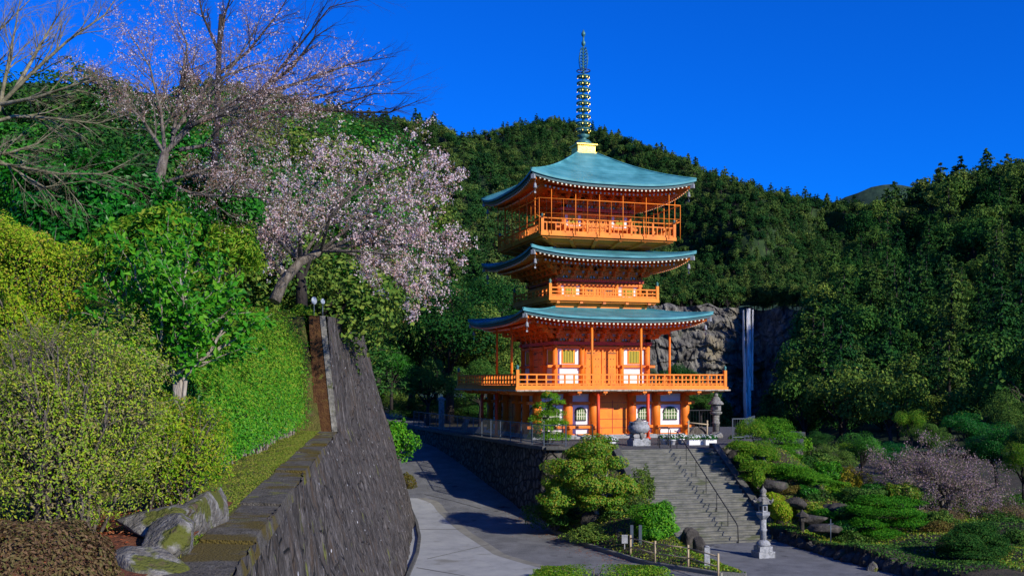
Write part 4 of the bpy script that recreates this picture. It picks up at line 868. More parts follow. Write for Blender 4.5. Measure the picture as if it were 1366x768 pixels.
rock(552, 661, 56.3, (.22, .2, .2), 'small blue-grey rock beside the clipped mound by the road', BOUL, 22, .1, 8)
rock(790, 690, 45.6, (.7, .5, .5), 'dark rock at the foot of the olive tree', BOULG, 23)
rock(830, 715, 43.2, (.5, .5, .35), 'dark rock among plants near the notice board', BOULG, 24)
# small grey garden lantern and wooden post in the rock garden
p = W(1070, 715, 44.2); r = thing('garden_lantern', 'small dark stone lantern half hidden among garden rocks', 'stone lantern', (p[0], p[1], float(gz(p[0], p[1]))))
for nm, pr in (('shaft', [(.13, -.2), (.1, .7)]), ('fire_box', [(.17, .68), (.17, .95)]), ('roof', [(.36, .93), (.3, 1.02), (.1, 1.15), (.02, 1.25)])): b = B(); b.lathe([(a_*.8, z_*.85) for a_, z_ in pr], n=6, smooth=False); b.build(nm, BOULG, r, off=False)
p = W(1108, 735, 42); g0 = float(gz(p[0], p[1])); b = B(); b.tube([(p[0], p[1], g0-.2), (p[0], p[1], g0+1.0)], .022, 6); b.beam((p[0]-.1, p[1]-.03, g0+.8), (p[0]+.1, p[1]-.03, g0+.82), .03, .03); o = b.build('marker_post', METAL, loc=(p[0], p[1], g0)); tag(o, 'thin pale post standing behind the garden edging wall', 'post')
# ------------------------------------------------------------------ foliage makers
def grow(b, P, r0, r1, rng, lv, tips, n=6):
    P = np.asarray(P, float); rad = np.linspace(r0, r1, len(P)); b.tube(P, rad, n, cap=False)
    if not lv: tips.append(P); return
    cnt, lf, ang, up, t0 = lv[0]; seg = np.linalg.norm(np.diff(P, axis=0), axis=1); L_ = seg.sum(); cs = np.concatenate([[0], np.cumsum(seg)])/L_
    for i in range(cnt):
        t = t0+(1-t0)*(i+rng.rand())/cnt; q = np.array([np.interp(t, cs, P[:, k]) for k in range(3)]); q2 = np.array([np.interp(min(1, t+.05), cs, P[:, k]) for k in range(3)]); q1 = np.array([np.interp(t-.05, cs, P[:, k]) for k in range(3)])
        T = q2-q1; T /= np.linalg.norm(T)+1e-9; a = dirs(1, rng)[0]; a -= T*a.dot(T); a /= np.linalg.norm(a)
        D = T*math.cos(ang)+a*math.sin(ang)+np.array([0, 0, up]); D /= np.linalg.norm(D)
        l = L_*lf*(1-.45*t)*(.7+.6*rng.rand()); pts = [q]; d = D.copy()
        for k in range(4): d = d+dirs(1, rng)[0]*.22+np.array([0, 0, up*.15]); d /= np.linalg.norm(d); pts.append(pts[-1]+d*l/4)
        rr = np.interp(t, cs, rad)*.5; grow(b, pts, rr, max(rr*.3, r1*.3), rng, lv[1:], tips, max(4, n-1))
def along(tips, per, spread, rng, t0=.2):
    out = []
    for P in tips:
        t = t0+(1-t0)*rng.rand(per); i = t*(len(P)-1); k = np.minimum(i.astype(int), len(P)-2); f = (i-k)[:, None]; out.append(P[k]*(1-f)+P[k+1]*f)
    out = np.concatenate(out); return out+rng.normal(size=out.shape)*spread
def crown(b, clumps, n, size, rng, up=.35, rough=.6, asp=.6, inner=.62, mi=0, fold=.12):
    tot = sum((c[1][0]*c[1][1]+c[1][0]*c[1][2]+c[1][1]*c[1][2]) for c in clumps)
    for c, r in clumps:
        m = int(n*(r[0]*r[1]+r[0]*r[2]+r[1]*r[2])/tot)+3; D = dirs(m, rng); D = D[(D[:, 2] > -.75) | (rng.rand(m) < .3)]; m = len(D)
        k = rng.normal(size=(4, 3))*2.3; ph = rng.rand(4)*6; f = 1+.16*sum(np.sin(D@k[i]+ph[i]) for i in range(4))
        rr = (inner+(1-inner)*rng.rand(m)**.5)*f
        P = np.array(c)+D*np.array(r)*rr[:, None]; b.leaves(P, D+dirs(m, rng)*rough+np.array([0, 0, up]), size*(.7+.6*rng.rand(m)), asp, rng, mi, fold)
def egg(rng, K, rx, rz, zc, cr=.4, low=-.5):
    out = []
    while len(out) < K:
        d = dirs(1, rng)[0]
        if d[2] < low: continue
        q = rng.uniform(.45, .8); c = d*np.array([rx, rx, rz])*q+np.array([0, 0, zc]); s = cr*rng.uniform(.75, 1.25); out.append((c, (rx*s, rx*s, rx*s*.75)))
    return out
def make_broadleaf(name, H, rx, seed, n, size, leafm, K=16, bark=BARKD, label='', cat='tree', group=None, loc=(0, 0, 0), zfrac=.58, twiggy=True, cr=.4, low=-.5):
    rng = rs(seed); r = thing(name, label, cat, loc, 0, group); zc = H*zfrac; cl = egg(rng, K, rx, (H-zc)*.97, zc, cr, low)
    b = B(); lean = rng.normal(size=2)*.04*H; top = np.array([lean[0], lean[1], zc]); b.tube([(0, 0, -.6), (lean[0]*.2, lean[1]*.2, H*.15), (lean[0]*.6, lean[1]*.6, H*.35), top], [H*.032, H*.026, H*.02, H*.012], 8)
    for c, q in cl:
        st = np.array([lean[0]*.5, lean[1]*.5, H*rng.uniform(.2, .42)]); m_ = (st+c)/2+rng.normal(size=3)*.04*H; b.tube([st, m_, c], [H*.012, H*.009, H*.003], 5, cap=False)
    b.build('trunk', bark, r, off=False); b = B(); crown(b, cl, n, size, rng); b.build('crown', leafm, r, off=False); return r
def make_conifer(name, H, rb, seed, n, size, leafm, label='', cat='tree', group=None, loc=(0, 0, 0), base=.18, bare=False, tiers=16):
    rng = rs(seed); r = thing(name, label, cat, loc, 0, group); b = B(); b.tube([(0, 0, -.8), (0, 0, H*.5), (0, 0, H*.98)], [H*.022, H*.014, H*.003], 7); c = B(); per = max(4, n//(tiers*7))
    for i in range(tiers):
        q = (i+rng.rand()*.6)/tiers; z = H*(base+(1-base)*q); L_ = rb*(1-q)**.75*(.85+.3*rng.rand())+.05*rb
        nb = 7 if q < .75 else 5
        for k in range(nb):
            a = rng.rand()*6.28; l = L_*rng.uniform(.65, 1.12); e = np.array([math.cos(a)*l, math.sin(a)*l, z-.12*l+rng.normal()*.02*H]); s = np.array([0, 0, z]); m_ = (s+e)/2+np.array([0, 0, .06*l])
            if k % 2 == 0: b.tube([s, m_, e], [H*.004, H*.003, H*.001], 4, cap=False)
            t = rng.rand(per)**.65; P = s+(e-s)*t[:, None]; P[:, 2] += .12*l*np.sin(t*3.14); P += rng.normal(size=P.shape)*np.array([.16, .16, .09])*l*(.35+.65*t[:, None]); c.leaves(P, dirs(per, rng)*.75+np.array([math.cos(a)*.5, math.sin(a)*.5, .7]), size*(.7+.6*rng.rand(per)), .5, rng)
    b.build('trunk', BARKD, r, off=False); c.build('crown', leafm, r, off=False); return r

# ------------------------------------------------------------------ forest on the mountains
def scatter(G, n, seed, mind, vmax=.8, cond=None):
    """random points on a sheet, thinned to a minimum distance"""
    rng = rs(seed); a, c = G.shape[:2]; A = np.linalg.norm(np.cross(G[1:, :-1]-G[:-1, :-1], G[:-1, 1:]-G[:-1, :-1]), axis=-1)
    A[int(vmax*(a-1)):] = 0; p = (A/A.sum()).ravel(); k = rng.choice(len(p), n, p=p); i, j = k//(c-1), k % (c-1); u, v = rng.rand(n)[:, None], rng.rand(n)[:, None]
    P = G[i, j]*(1-u)*(1-v)+G[i+1, j]*u*(1-v)+G[i, j+1]*(1-u)*v+G[i+1, j+1]*u*v
    if cond is not None: P = P[cond(P)]
    cell = {}; out = []
    for q in P:
        key = tuple((q/mind).astype(int)); ok = True
        for dx in (-1, 0, 1):
            for dy in (-1, 0, 1):
                for dz in (-1, 0, 1):
                    for o in cell.get((key[0]+dx, key[1]+dy, key[2]+dz), ()):
                        if (o[0]-q[0])**2+(o[1]-q[1])**2+(o[2]-q[2])**2 < mind*mind: ok = False
        if ok: cell.setdefault(key, []).append(q); out.append(q)
    return np.array(out)
def pxy(P): return 683+F*P[:, 0]/P[:, 1], 510-F*P[:, 2]/P[:, 1]
PA = scatter(GA, 110000, 1, 5.9, .84, lambda P: (pxy(P)[0] > 250) & (pxy(P)[0] < 1200))
PC = scatter(GC, 26000, 2, 5.4, .86, lambda P: (pxy(P)[0] < 1560))
# trees along the top edge of the cliff and below it
rng = rs(4)
PLh = scatter(GL, 50000, 5, 6.0, .86, lambda P: (pxy(P)[0] > 250) & (pxy(P)[0] < 760))
cd = lambda px: 602-.6*max(0, px-1014)
PK = np.array([W(px, 408+rng.uniform(-9, 5), cd(px)+rng.uniform(2, 12)) for px in np.linspace(838, 1125, 190) if not 988 < px < 1006])
PL = np.array([W(px, rng.uniform(560, 600), rng.uniform(480, 575)) for px in rng.uniform(840, 1110, 150) if not 975 < px < 1012])
# protos
far = [make_broadleaf('forest_tree', 11, 5.6, 31+i, 1100, .9, L_FAR, K=11, group=None, label='x', cr=.42) for i in range(3)]+[make_conifer('forest_tree', 14.5, 4.3, 41+i, 1100, .9, L_FAR, tiers=12, label='x') for i in range(3)]
GRP = 'trees of the wooded right hillside'
nb = [make_broadleaf('forest_tree', 10.5, 4.9, 51+i, 3600, .46, L_FOR, K=15, label='x', cr=.34) for i in range(3)]; nc = [make_conifer('conifer_tree', 14.5, 3.7, 61+i, 3600, .46, L_CON, tiers=18, label='x') for i in range(3)]
allC = np.concatenate([PC]); px_, py_ = pxy(allC); dist = np.linalg.norm(allC, axis=1)
vis = (px_ < 1440); order = np.argsort(np.where(vis, dist, 1e9))[:290]; rest = np.ones(len(allC), bool); rest[order] = False
first = set()
rng = rs(6)
for i in order:
    q = allC[i]; k = rng.randint(3); con = rng.rand() < .42; src = (nc if con else nb)[k]; d = dist[i]
    band = 'on the upper slope of the right hill' if py_[i] < 360 else ('on the middle slope of the right hill' if py_[i] < 480 else 'at the foot of the right hill')
    lab = ('pointed dark green conifer ' if con else 'rounded dark green broadleaf tree ')+band
    s = rng.choice([.62, .75, .9, 1.1, 1.3])*rng.uniform(.9, 1.1); sc = (s*rng.uniform(.85, 1.1), s*rng.uniform(.85, 1.1), s*rng.uniform(.85, 1.25)); loc = (q[0], q[1], q[2]-1.0)
    g = ('conifers ' if con else 'broadleaf trees ')+band
    if src.name not in first: first.add(src.name); src.location = loc; src.rotation_euler = (0, 0, rng.rand()*6.28); src.scale = sc; src['label'] = lab; src['group'] = g; src['category'] = 'tree'
    else: dup(src, loc, rng.rand()*6.28, sc, lab, g)
# the rest is one wood: instances on points
protos = bpy.data.collections.new('tree_shapes')
for i, r_ in enumerate(far):
    V = []; me0 = [c.data for c in sorted(r_.children, key=lambda c: 'crown' in c.name)]
    b = B()
    for mi, me in enumerate(me0):
        v = np.zeros(len(me.vertices)*3, np.float32); me.vertices.foreach_get('co', v); tot = np.zeros(len(me.polygons), np.int32); me.polygons.foreach_get('loop_total', tot); idx = np.zeros(len(me.loops), np.int32); me.loops.foreach_get('vertex_index', idx)
        st = np.cumsum(tot)-tot; v = v.reshape(-1, 3); q4 = st[tot == 4]; b.add(v, np.stack([idx[q4+k] for k in range(4)], 1), mi)
    o = b.build('shape_%d' % i, [BARKD, L_FAR]); COL.objects.unlink(o); protos.objects.link(o)
    for c in list(r_.children): bpy.data.objects.remove(c)
    bpy.data.objects.remove(r_)
def wood(name, P, label, smin, smax, seed):
    rng = rs(seed); me = bpy.data.meshes.new(name); me.vertices.add(len(P)); Q = P.copy(); Q[:, 2] -= 1.2; me.vertices.foreach_set('co', Q.astype(np.float32).ravel())
    for nm, arr in (('sc', rng.uniform(smin, smax, len(P))), ('ro', rng.rand(len(P))*6.28)): a = me.attributes.new(nm, 'FLOAT', 'POINT'); a.data.foreach_set('value', arr.astype(np.float32))
    a = me.attributes.new('pick', 'INT', 'POINT'); a.data.foreach_set('value', rng.randint(0, len(protos.objects), len(P)).astype(np.int32))
    o = bpy.data.objects.new(name, me); COL.objects.link(o); ng = bpy.data.node_groups.new(name, 'GeometryNodeTree'); ng.interface.new_socket('Geometry', in_out='INPUT', socket_type='NodeSocketGeometry'); ng.interface.new_socket('Geometry', in_out='OUTPUT', socket_type='NodeSocketGeometry')
    N = ng.nodes; L = ng.links.new; gi, go = N.new('NodeGroupInput'), N.new('NodeGroupOutput'); ip = N.new('GeometryNodeInstanceOnPoints'); ci = N.new('GeometryNodeCollectionInfo'); ci.inputs['Collection'].default_value = protos; ci.inputs['Separate Children'].default_value = True; ci.inputs['Reset Children'].default_value = True
    def attr(nm, t): a = N.new('GeometryNodeInputNamedAttribute'); a.data_type = t; a.inputs[0].default_value = nm; return a.outputs[0]
    L(gi.outputs[0], ip.inputs['Points']); L(ci.outputs[0], ip.inputs['Instance']); ip.inputs['Pick Instance'].default_value = True; L(attr('pick', 'INT'), ip.inputs['Instance Index'])
    cb = N.new('ShaderNodeCombineXYZ'); L(attr('ro', 'FLOAT'), cb.inputs[2]); L(cb.outputs[0], ip.inputs['Rotation']); L(attr('sc', 'FLOAT'), ip.inputs['Scale']); L(ip.outputs[0], go.inputs[0])
    md = o.modifiers.new('scatter', 'NODES'); md.node_group = ng; return tag(o, label, 'forest', kind='stuff')
wood('mountain_forest', np.concatenate([PA, PK]), 'dense mixed evergreen forest covering the mountain behind the pagoda', .62, 1.15, 7)
wood('left_hill_forest', PLh, 'dense forest on the nearer wooded hill between the cherry trees and the pagoda', .5, .95, 17)
wood('hillside_forest', allC[rest], 'dense dark evergreen forest on the upper right hillside', .55, 1.05, 8)
wood('gorge_forest', PL, 'dark trees filling the shaded gorge at the foot of the waterfall cliff', .7, 1.3, 9)

# ------------------------------------------------------------------ woodland trees in the middle distance
mb = [make_broadleaf('broadleaf_tree', 8, 3.6, 71+i, 17000, .155, L_FOR, K=18, label='x', cr=.36) for i in range(2)]; mc = [make_conifer('conifer_tree', 13, 3.2, 76+i, 9500, .26, L_CON, tiers=22, label='x') for i in range(2)]
lb = make_broadleaf('broadleaf_tree', 8, 3.6, 81, 22000, .13, L_DK, K=18, label='x', cr=.36)
yb = make_broadleaf('broadleaf_tree', 8, 3.6, 82, 20000, .13, L_HDG, K=15, label='x', cr=.36)
used = set(); LOW = []
for px, pb, d, h, lab in ((470, 545, 108, 3.5, 'low dark bush-like tree behind the far road, leftmost'), (500, 545, 118, 4, 'low dark tree closing the far end of the road'), (530, 543, 112, 3.6, 'low dark tree above the road bend'), (560, 545, 98, 3.4, 'dark low tree between road bend and stone pillar'), (610, 548, 96, 3.5, 'dark undergrowth tree behind the iron fence'), (650, 552, 92, 3.2, 'dark undergrowth tree behind the left ground floor posts')): LOW.append((px, pb, d, h, lab))
def put(src, px, pyb, d, h, wfac, label, group=None, z=None):
    """stand a copy of src with its foot at pixel (px, pyb), d away, h metres tall"""
    q = W(px, pyb, d); s0 = 13 if src in mc else 8; s = h/s0; sc = (s*wfac, s*wfac, s); rz = (px*7.3) % 6.28
    loc = (q[0], q[1], q[2] if z is None else z)
    if src.name not in used:
        used.add(src.name); src.location = loc; src.scale = sc; src.rotation_euler = (0, 0, rz); src['label'] = label
        if group: src['group'] = group
        return src
    return dup(src, loc, rz, sc, label, group)
# behind and left of the pagoda
for a in ((mb[0], 548, 545, 100, 11, 1.1, 'dark rounded tree over the end of the shaded road'), (mb[1], 600, 550, 92, 12, 1.15, 'dark tree directly behind the left corner of the balcony'),
          (lb, 522, 540, 90, 5.5, .9, 'small glossy tree beside the far end of the retaining wall'), (mb[0], 640, 545, 96, 10, 1.2, 'dark tree behind the slender left roof post'),
          (mb[1], 505, 530, 125, 12, 1.0, 'broadleaf tree rising just right of the wall top'), (mc[0], 545, 500, 150, 17, 1.1, 'conifer above the road bend left of centre'), (mc[1], 515, 500, 140, 18, 1.0, 'tall conifer beside the cherry blossom tips'),
          (mc[0], 575, 495, 170, 17, 1.2, 'conifer left of the pale pole'), (yb, 582, 500, 140, 7, 1.2, 'sunlit yellow-green tree left of the lowest roof tip'), (mb[0], 660, 500, 120, 12, 1.1, 'tree behind the lowest roof at left'),
          (mc[1], 600, 480, 190, 22, 1.0, 'tall conifer left of the second roof'), (mc[0], 632, 470, 200, 20, 1.1, 'conifer behind the middle roof tip'), (mb[1], 700, 560, 90, 9, 1.1, 'dark tree behind the ground floor of the pagoda'),
          (mb[0], 905, 560, 88, 5, 1.0, 'dark low tree right of the pagoda behind the fence'), (mb[1], 935, 565, 84, 3.2, 1.3, 'dark shrub-like tree behind the tall round lantern'), (mb[0], 470, 520, 115, 13, 1.1, 'tree hidden partly behind the wall corner'),
          (yb, 470, 455, 60, 5.5, 1.0, 'bright green tree just behind the top of the wall'), (mb[0], 455, 440, 70, 9, 1.1, 'dark tree behind the top end of the wall'), (lb, 500, 490, 105, 9, 1.1, 'glossy green tree above the right wall edge'),
          (mb[1], 570, 562, 80, 5.0, 1.0, 'dark low tree beside the stone pillar'), (mb[0], 640, 565, 84, 5.5, 1.0, 'dark tree with bare stems behind the iron fence')):
    put(*a)
for px, pb, d, h, lab in LOW: put(mb[0], px, pb, d, h, 1.9, lab, z=float(zr(d))-1.1)
# wooded hill behind the bank on the left
k = 0; rng = rs(12)
for px, top, d in ((-60, 250, 40), (20, 190, 34), (90, 175, 40), (160, 200, 36), (230, 180, 42), (300, 170, 46), (350, 160, 52), (400, 150, 60), (440, 165, 70), (470, 190, 78), (330, 230, 38), (400, 230, 44), (260, 240, 34), (450, 260, 55), (60, 100, 60), (150, 110, 62), (250, 120, 66), (330, 120, 70), (480, 230, 95), (500, 290, 100), (430, 330, 50), (350, 300, 36), (470, 340, 65)):
    h = rng.uniform(6.5, 9.5) if d < 60 else 12; z = (510-top)/F*d-h*.93; src = [mb[0], lb, mb[1], mb[0], mc[0], lb][k % 6]; k += 1
    put(src, px, 0, d, h, 1.25, ['dark', 'glossy', 'rounded', 'broad', 'pointed', 'green'][(k-1) % 6]+' tree in the wood behind the cherry trees, at '+('far left' if px < 120 else 'left' if px < 260 else 'the middle of the bank' if px < 420 else 'the right end of the bank'), 'wood behind the cherry trees', z=z)
# trees at the foot of the right hill, beyond the garden
k = 0
for px, pb, top, d, kind, lab in ((1075, 625, 590, 66, 0, 'small dark tree right of the round clipped pines'), (1110, 640, 588, 62, 2, 'olive green bush-like tree in front of the dark gorge'), (1150, 640, 572, 66, 1, 'bright green upright tree at the foot of the forest'), (1190, 630, 585, 68, 1, 'bright round tree left above the pink blossom'), (1090, 600, 570, 90, 0, 'faint tree at the edge of the gorge shade'),
                          (1240, 610, 560, 80, 0, 'dark tree above the middle of the blossom'), (1290, 605, 545, 84, 1, 'green tree above the right part of the blossom'), (1330, 640, 560, 62, 1, 'wide bright tree at the right edge above the garden'), (1366, 660, 590, 56, 3, 'bright tree cut by the right picture edge'), (1350, 600, 520, 90, 2, 'tree on the slope at the right edge'), (1215, 600, 545, 95, 3, 'yellowish tree low on the hillside'),
                          (1420, 640, 540, 60, 0, 'dark tree beyond the right picture edge'), (1130, 610, 585, 85, 3, 'pale green tree beside the gorge'), (1365, 625, 560, 75, 0, 'dark tree behind the bright one at the right edge')):
    h = (pb-top)/F*d; put([mb[0], lb, mb[1], yb][kind], px, pb+6, d, h*1.12, 1.0 if h > 2.5 else 1.3, lab)
# far pale pole and two tall dark trunks behind the pagoda at left
q = W(583, 402, 165); b = B(); b.tube([(q[0], q[1], -3), (q[0], q[1], q[2]+6)], .18, 6); o = b.build('dead_tree', BARKP, loc=(q[0], q[1], -3)); tag(o, 'pale straight dead trunk standing among the trees left of the pagoda', 'dead tree')
# ------------------------------------------------------------------ cloud pruned pines and garden shrubs
def pads_pine(name, label, base, pads, n, size, seed, leafm=L_PINE, cat='pine tree', trunk=.12, flat=.42, bark=BARK):
    """base: pixel, d; pads: list of (px, py, rx in px, ry in px, dd)"""
    px, py, d = base; q = W(px, py, d); rng = rs(seed); r = thing(name, label, cat, tuple(q)); tb = B(); cs = []
    for (x, y, rx, ry, dd) in pads:
        c = W(x, y, d+dd)-q; s = d/F; cs.append((c, (rx*s, rx*s*.9, ry*s)))
    top = max(cs, key=lambda c: c[0][2])[0]; m_ = top*.5+np.array([rng.normal()*.12, rng.normal()*.1, 0])*np.linalg.norm(top); m0 = top*.22-rng.normal(size=3)*[.1, .1, 0]*np.linalg.norm(top)
    P = np.array([(0, 0, -.3), m0, m_, top*.92]); tb.tube(P, [trunk, trunk*.8, trunk*.55, trunk*.2], 8)
    for c, rr in cs:
        t = np.clip(c[2]/max(top[2], .1)*.75, .1, .9); s = np.array([np.interp(t, [0, .3, .6, 1], P[:, k]) for k in range(3)]); mid_ = (s+c)/2+np.array([0, 0, -.08])
        tb.tube([s, mid_, c-[0, 0, rr[2]*.5]], [trunk*.35, trunk*.28, trunk*.12], 6, cap=False)
        for j in range(5): a = rng.rand()*6.28; e = c+np.array([math.cos(a)*rr[0]*.75, math.sin(a)*rr[1]*.75, -rr[2]*.2]); tb.tube([c-[0, 0, rr[2]*.5], (c+e)/2-[0, 0, rr[2]*.4], e], [trunk*.12, trunk*.08, trunk*.03], 4, cap=False)
    cs = [(c, (a_*1.1, b_*1.1, h_*(1.35 if flat < .5 else 1))) for c, (a_, b_, h_) in cs]; tb.build('trunk', bark, r, off=False); tot = sum(c[1][0]*c[1][1] for c in cs); b = B()
    for c, rr in cs:
        m = int(n*rr[0]*rr[1]/tot)+10; D = dirs(m, rng); D[:, 2] = np.where(D[:, 2] < -.2, -D[:, 2]*.6, D[:, 2]); k = rng.normal(size=(4, 3))*3; f = 1+.13*sum(np.sin(D@k[i]+i) for i in range(4)); rad = (.72+.3*rng.rand(m)**.5)*f
        b.leaves(c+D*np.array(rr)*rad[:, None], dirs(m, rng)*.9+D*.3, size*(.7+.6*rng.rand(m)), .22, rng)
        b.leaves(c+D*np.array(rr)*rad[:, None]*.9, D+[0, 0, .6]+dirs(m, rng)*.4, size*(.5+.5*rng.rand(m)), .5, rng)
    b.build('foliage', leafm, r, off=False); return r
pads_pine('pruned_pine', 'bright green layered pine with round pads at the top right of the stairs', (1008, 655, 49.5), [(1003, 578, 20, 12, 0), (987, 597, 17, 9, -.4), (1013, 604, 22, 9, -.3), (990, 612, 13, 8, -.6), (1008, 624, 17, 9, -.8), (1024, 628, 17, 8, -.4), (1004, 638, 13, 8, -.6), (1024, 612, 14, 8, .4)], 15000, .1, 1, L_HDG)
pads_pine('pruned_pine', 'darker domed pine behind the bright layered pine by the stairs', (1035, 650, 53), [(1026, 572, 22, 11, 0), (1040, 585, 28, 12, .3), (1045, 598, 26, 9, 0), (1032, 606, 24, 8, -.4), (1050, 612, 22, 8, 0), (1040, 622, 22, 8, -.4)], 15000, .1, 2, L_PINE)
pads_pine('spreading_pine', 'low pine stretching a long flat branch over the rock garden', (1045, 665, 49), [(1050, 628, 22, 8, 0), (1070, 636, 26, 8, -.3), (1092, 643, 22, 6, -.5), (1042, 634, 18, 7, .2)], 9000, .1, 3, L_PINE)
pads_pine('spreading_pine', 'broad layered green pine in the centre of the rock garden', (1180, 735, 44), [(1168, 668, 24, 7, .3), (1203, 671, 26, 7, .3), (1150, 682, 24, 8, 0), (1185, 684, 30, 8, 0), (1215, 688, 20, 8, .2), (1160, 698, 24, 8, -.3), (1205, 700, 28, 8, 0), (1175, 712, 26, 8, -.4), (1150, 722, 20, 7, -.5), (1190, 722, 18, 7, -.4)], 20000, .1, 4, L_PINE)
pads_pine('domed_pine', 'wide dome-shaped dark green tree with pale trunk at the bottom right', (1303, 768, 39), [(1302, 712, 26, 15, 0), (1284, 726, 24, 14, -.3), (1320, 726, 24, 14, -.2), (1268, 738, 18, 9, 0), (1300, 738, 28, 9, -.5), (1334, 736, 16, 9, 0)], 16000, .09, 5, L_FOR, bark=BARKP)
pads_pine('clipped_pine', 'small upright clipped pine behind the iron fence before the pagoda', (730, 596, 53.5), [(733, 530, 13, 5, 0), (743, 537, 12, 4, -.2), (724, 543, 12, 6, 0), (733, 553, 16, 8, 0), (717, 560, 12, 7, .2), (742, 566, 15, 8, -.2), (728, 572, 16, 8, -.3), (720, 583, 14, 7, .1), (740, 584, 18, 7, 0)], 9000, .1, 6, L_PINE)

def bush(name, label, px, py, d, rx, ry, n, size, leafm, seed, cat='shrub', depth=1.0, dens=.68, stems=18, asp=.5, amp=.12, bark=BARK, box=0, twn=0, zb=None, group=None):
    """mound of leaves whose silhouette centre is at pixel (px, py); rx, ry in pixels"""
    rng = rs(seed); c = W(px, py, d); s = d/F; base = np.array([c[0], c[1], c[2]-ry*s if zb is None else zb]); r = thing(name, label, cat, tuple(base), 0, group); cc = c-base; R3 = np.array([rx*s, rx*s*depth, ry*s if zb is None else c[2]+ry*s*.0-zb if False else ry*s])
    D = dirs(n, rng); D[:, 2] = np.where((D[:, 2] < -.5) & (rng.rand(n) < .6), -D[:, 2], D[:, 2]); k = rng.normal(size=(5, 3))*2.6; k2 = rng.normal(size=(4, 3))*8; f = 1+amp*sum(np.sin(D@k[i]+i) for i in range(5))/1.6+amp*.5*sum(np.sin(D@k2[i]+i) for i in range(4))/1.6
    E3 = D.copy()
    if box: E3 = np.sign(D)*np.abs(D)**box; 
    rad = (dens+(1-dens)*rng.rand(n)**.6)*f; P = cc+E3*R3*rad[:, None]
    b = B(); b.leaves(P, D*.8+dirs(n, rng)*.7+[0, 0, .25], size*(.6+.8*rng.rand(n)), asp, rng); b.build('foliage', leafm, r, off=False)
    b = B()
    for i in range(stems):
        e = dirs(1, rng)[0]; e[2] = abs(e[2])*.9+.1; e = cc+e*R3*.93; st = np.array([rng.normal()*.18*R3[0], rng.normal()*.18*R3[1], -.05]); m_ = st*.4+e*.5+np.array([0, 0, R3[2]*.1])+rng.normal(size=3)*R3*.08; th = .02*R3[0]+.004
        tips = []; grow(b, [st, st*.75+m_*.25+rng.normal(size=3)*.03*R3, m_, (m_+e)/2+rng.normal(size=3)*.04*R3, e], th, th*.35, rng, [(twn, .3, .7, .15, .3)] if twn else [], tips, 5)
    b.build('stems', bark, r, off=False); return r
bush('clipped_shrub', 'bright yellow-green round shrub, lower of two beside the right parapet', 1040, 681, 45.8, 15, 14, 3500, .09, L_YG, 21); bush('clipped_shrub', 'bright yellow-green round shrub, upper of two beside the right parapet', 1031, 668, 46.6, 14, 11, 3000, .09, L_YG, 22)
bush('leafy_shrub', 'narrow bright green shrub by the parapet below the layered pine', 1011, 638, 47.5, 8, 12, 1500, .09, L_HDG, 23); bush('low_shrub', 'dark green low shrub right of the bright round pair', 1078, 660, 48, 16, 12, 2500, .1, L_DK, 24)
bush('yellow_shrub', 'golden yellow shrub in front of the pink blossom', 1137, 645, 52, 22, 18, 4500, .1, L_YB, 25, amp=.25); bush('leafy_shrub', 'wide fresh green bush below the yellow shrub', 1125, 668, 49, 24, 10, 3500, .1, L_BR, 26, amp=.2)
bush('bronze_mound', 'rounded bronze-green azalea mound between the broad pine and the domed tree', 1252, 712, 43, 25, 16, 5000, .08, L_OLV, 27); bush('clipped_mound', 'small mossy mound at the foot of the domed tree', 1318, 762, 38, 16, 9, 2500, .07, L_YG, 28)
bush('clipped_mound', 'second mossy mound at the bottom right corner', 1352, 752, 39, 18, 9, 2500, .07, L_OLV, 29); bush('low_shrub', 'grey-green low shrubs left of the domed tree trunk', 1270, 757, 40, 30, 10, 4000, .09, L_DK, 30, amp=.3)
bush('low_shrub', 'dark shrub under the front edge of the broad pine', 1215, 744, 41.5, 24, 12, 3500, .09, L_DK, 31, amp=.25); bush('low_shrub', 'brown-green ground shrub behind the pale upright stones', 1215, 765, 38.8, 34, 8, 3500, .08, L_OLV, 32, amp=.25)
bush('low_shrub', 'dark shrub in the middle of the rock garden by the long flat stones', 1128, 703, 44, 18, 9, 2500, .09, L_DK, 33); bush('low_shrub', 'low green plant behind the small garden lantern', 1080, 701, 46.5, 14, 9, 2000, .09, L_FOR, 34); bush('bare_shrub', 'brownish bare shrub at the right edge behind the domed tree', 1345, 690, 48, 32, 20, 3500, .07, L_BRN, 35, stems=30, dens=.4, twn=8)
bush('bare_shrub', 'brownish bare shrub between the bronze mound and the blossom', 1262, 690, 47, 30, 12, 2600, .07, L_BRN, 36, stems=26, dens=.4, twn=8); bush('grassy_tuft', 'olive clump beneath the long pine branch', 1050, 652, 48.5, 22, 7, 2500, .08, L_OLV, 37)
bush('clipped_mound', 'low clipped azalea mound beside the road at the retaining wall end', 541, 646, 57, 13, 15, 3000, .08, L_OLV, 38); bush('leafy_shrub', 'leafy green shrub leaning over the road at the wall end', 528, 588, 59, 24, 26, 3800, .16, L_BR, 39, amp=.25, asp=.55); bush('clipped_mound', 'small round green bush near the far road end', 506, 527, 95, 7, 8, 1500, .12, L_HDG, 40)
bush('leafy_shrub', 'dark undergrowth at the foot of the stone wall below the olive tree', 742, 688, 46.8, 32, 16, 5000, .1, L_FOR, 41, amp=.3); bush('leafy_shrub', 'dark shrubs between the olive tree and the round clipped tree', 835, 690, 45, 26, 20, 5000, .1, L_FOR, 42, amp=.3)
bush('leafy_shrub', 'dark green shrub low in the bed by the road kerb', 792, 712, 44, 30, 11, 4000, .09, L_FOR, 43, amp=.3); bush('leafy_shrub', 'dark bush under the left stair parapet', 860, 655, 46.8, 14, 22, 3500, .1, L_FOR, 44, amp=.3)
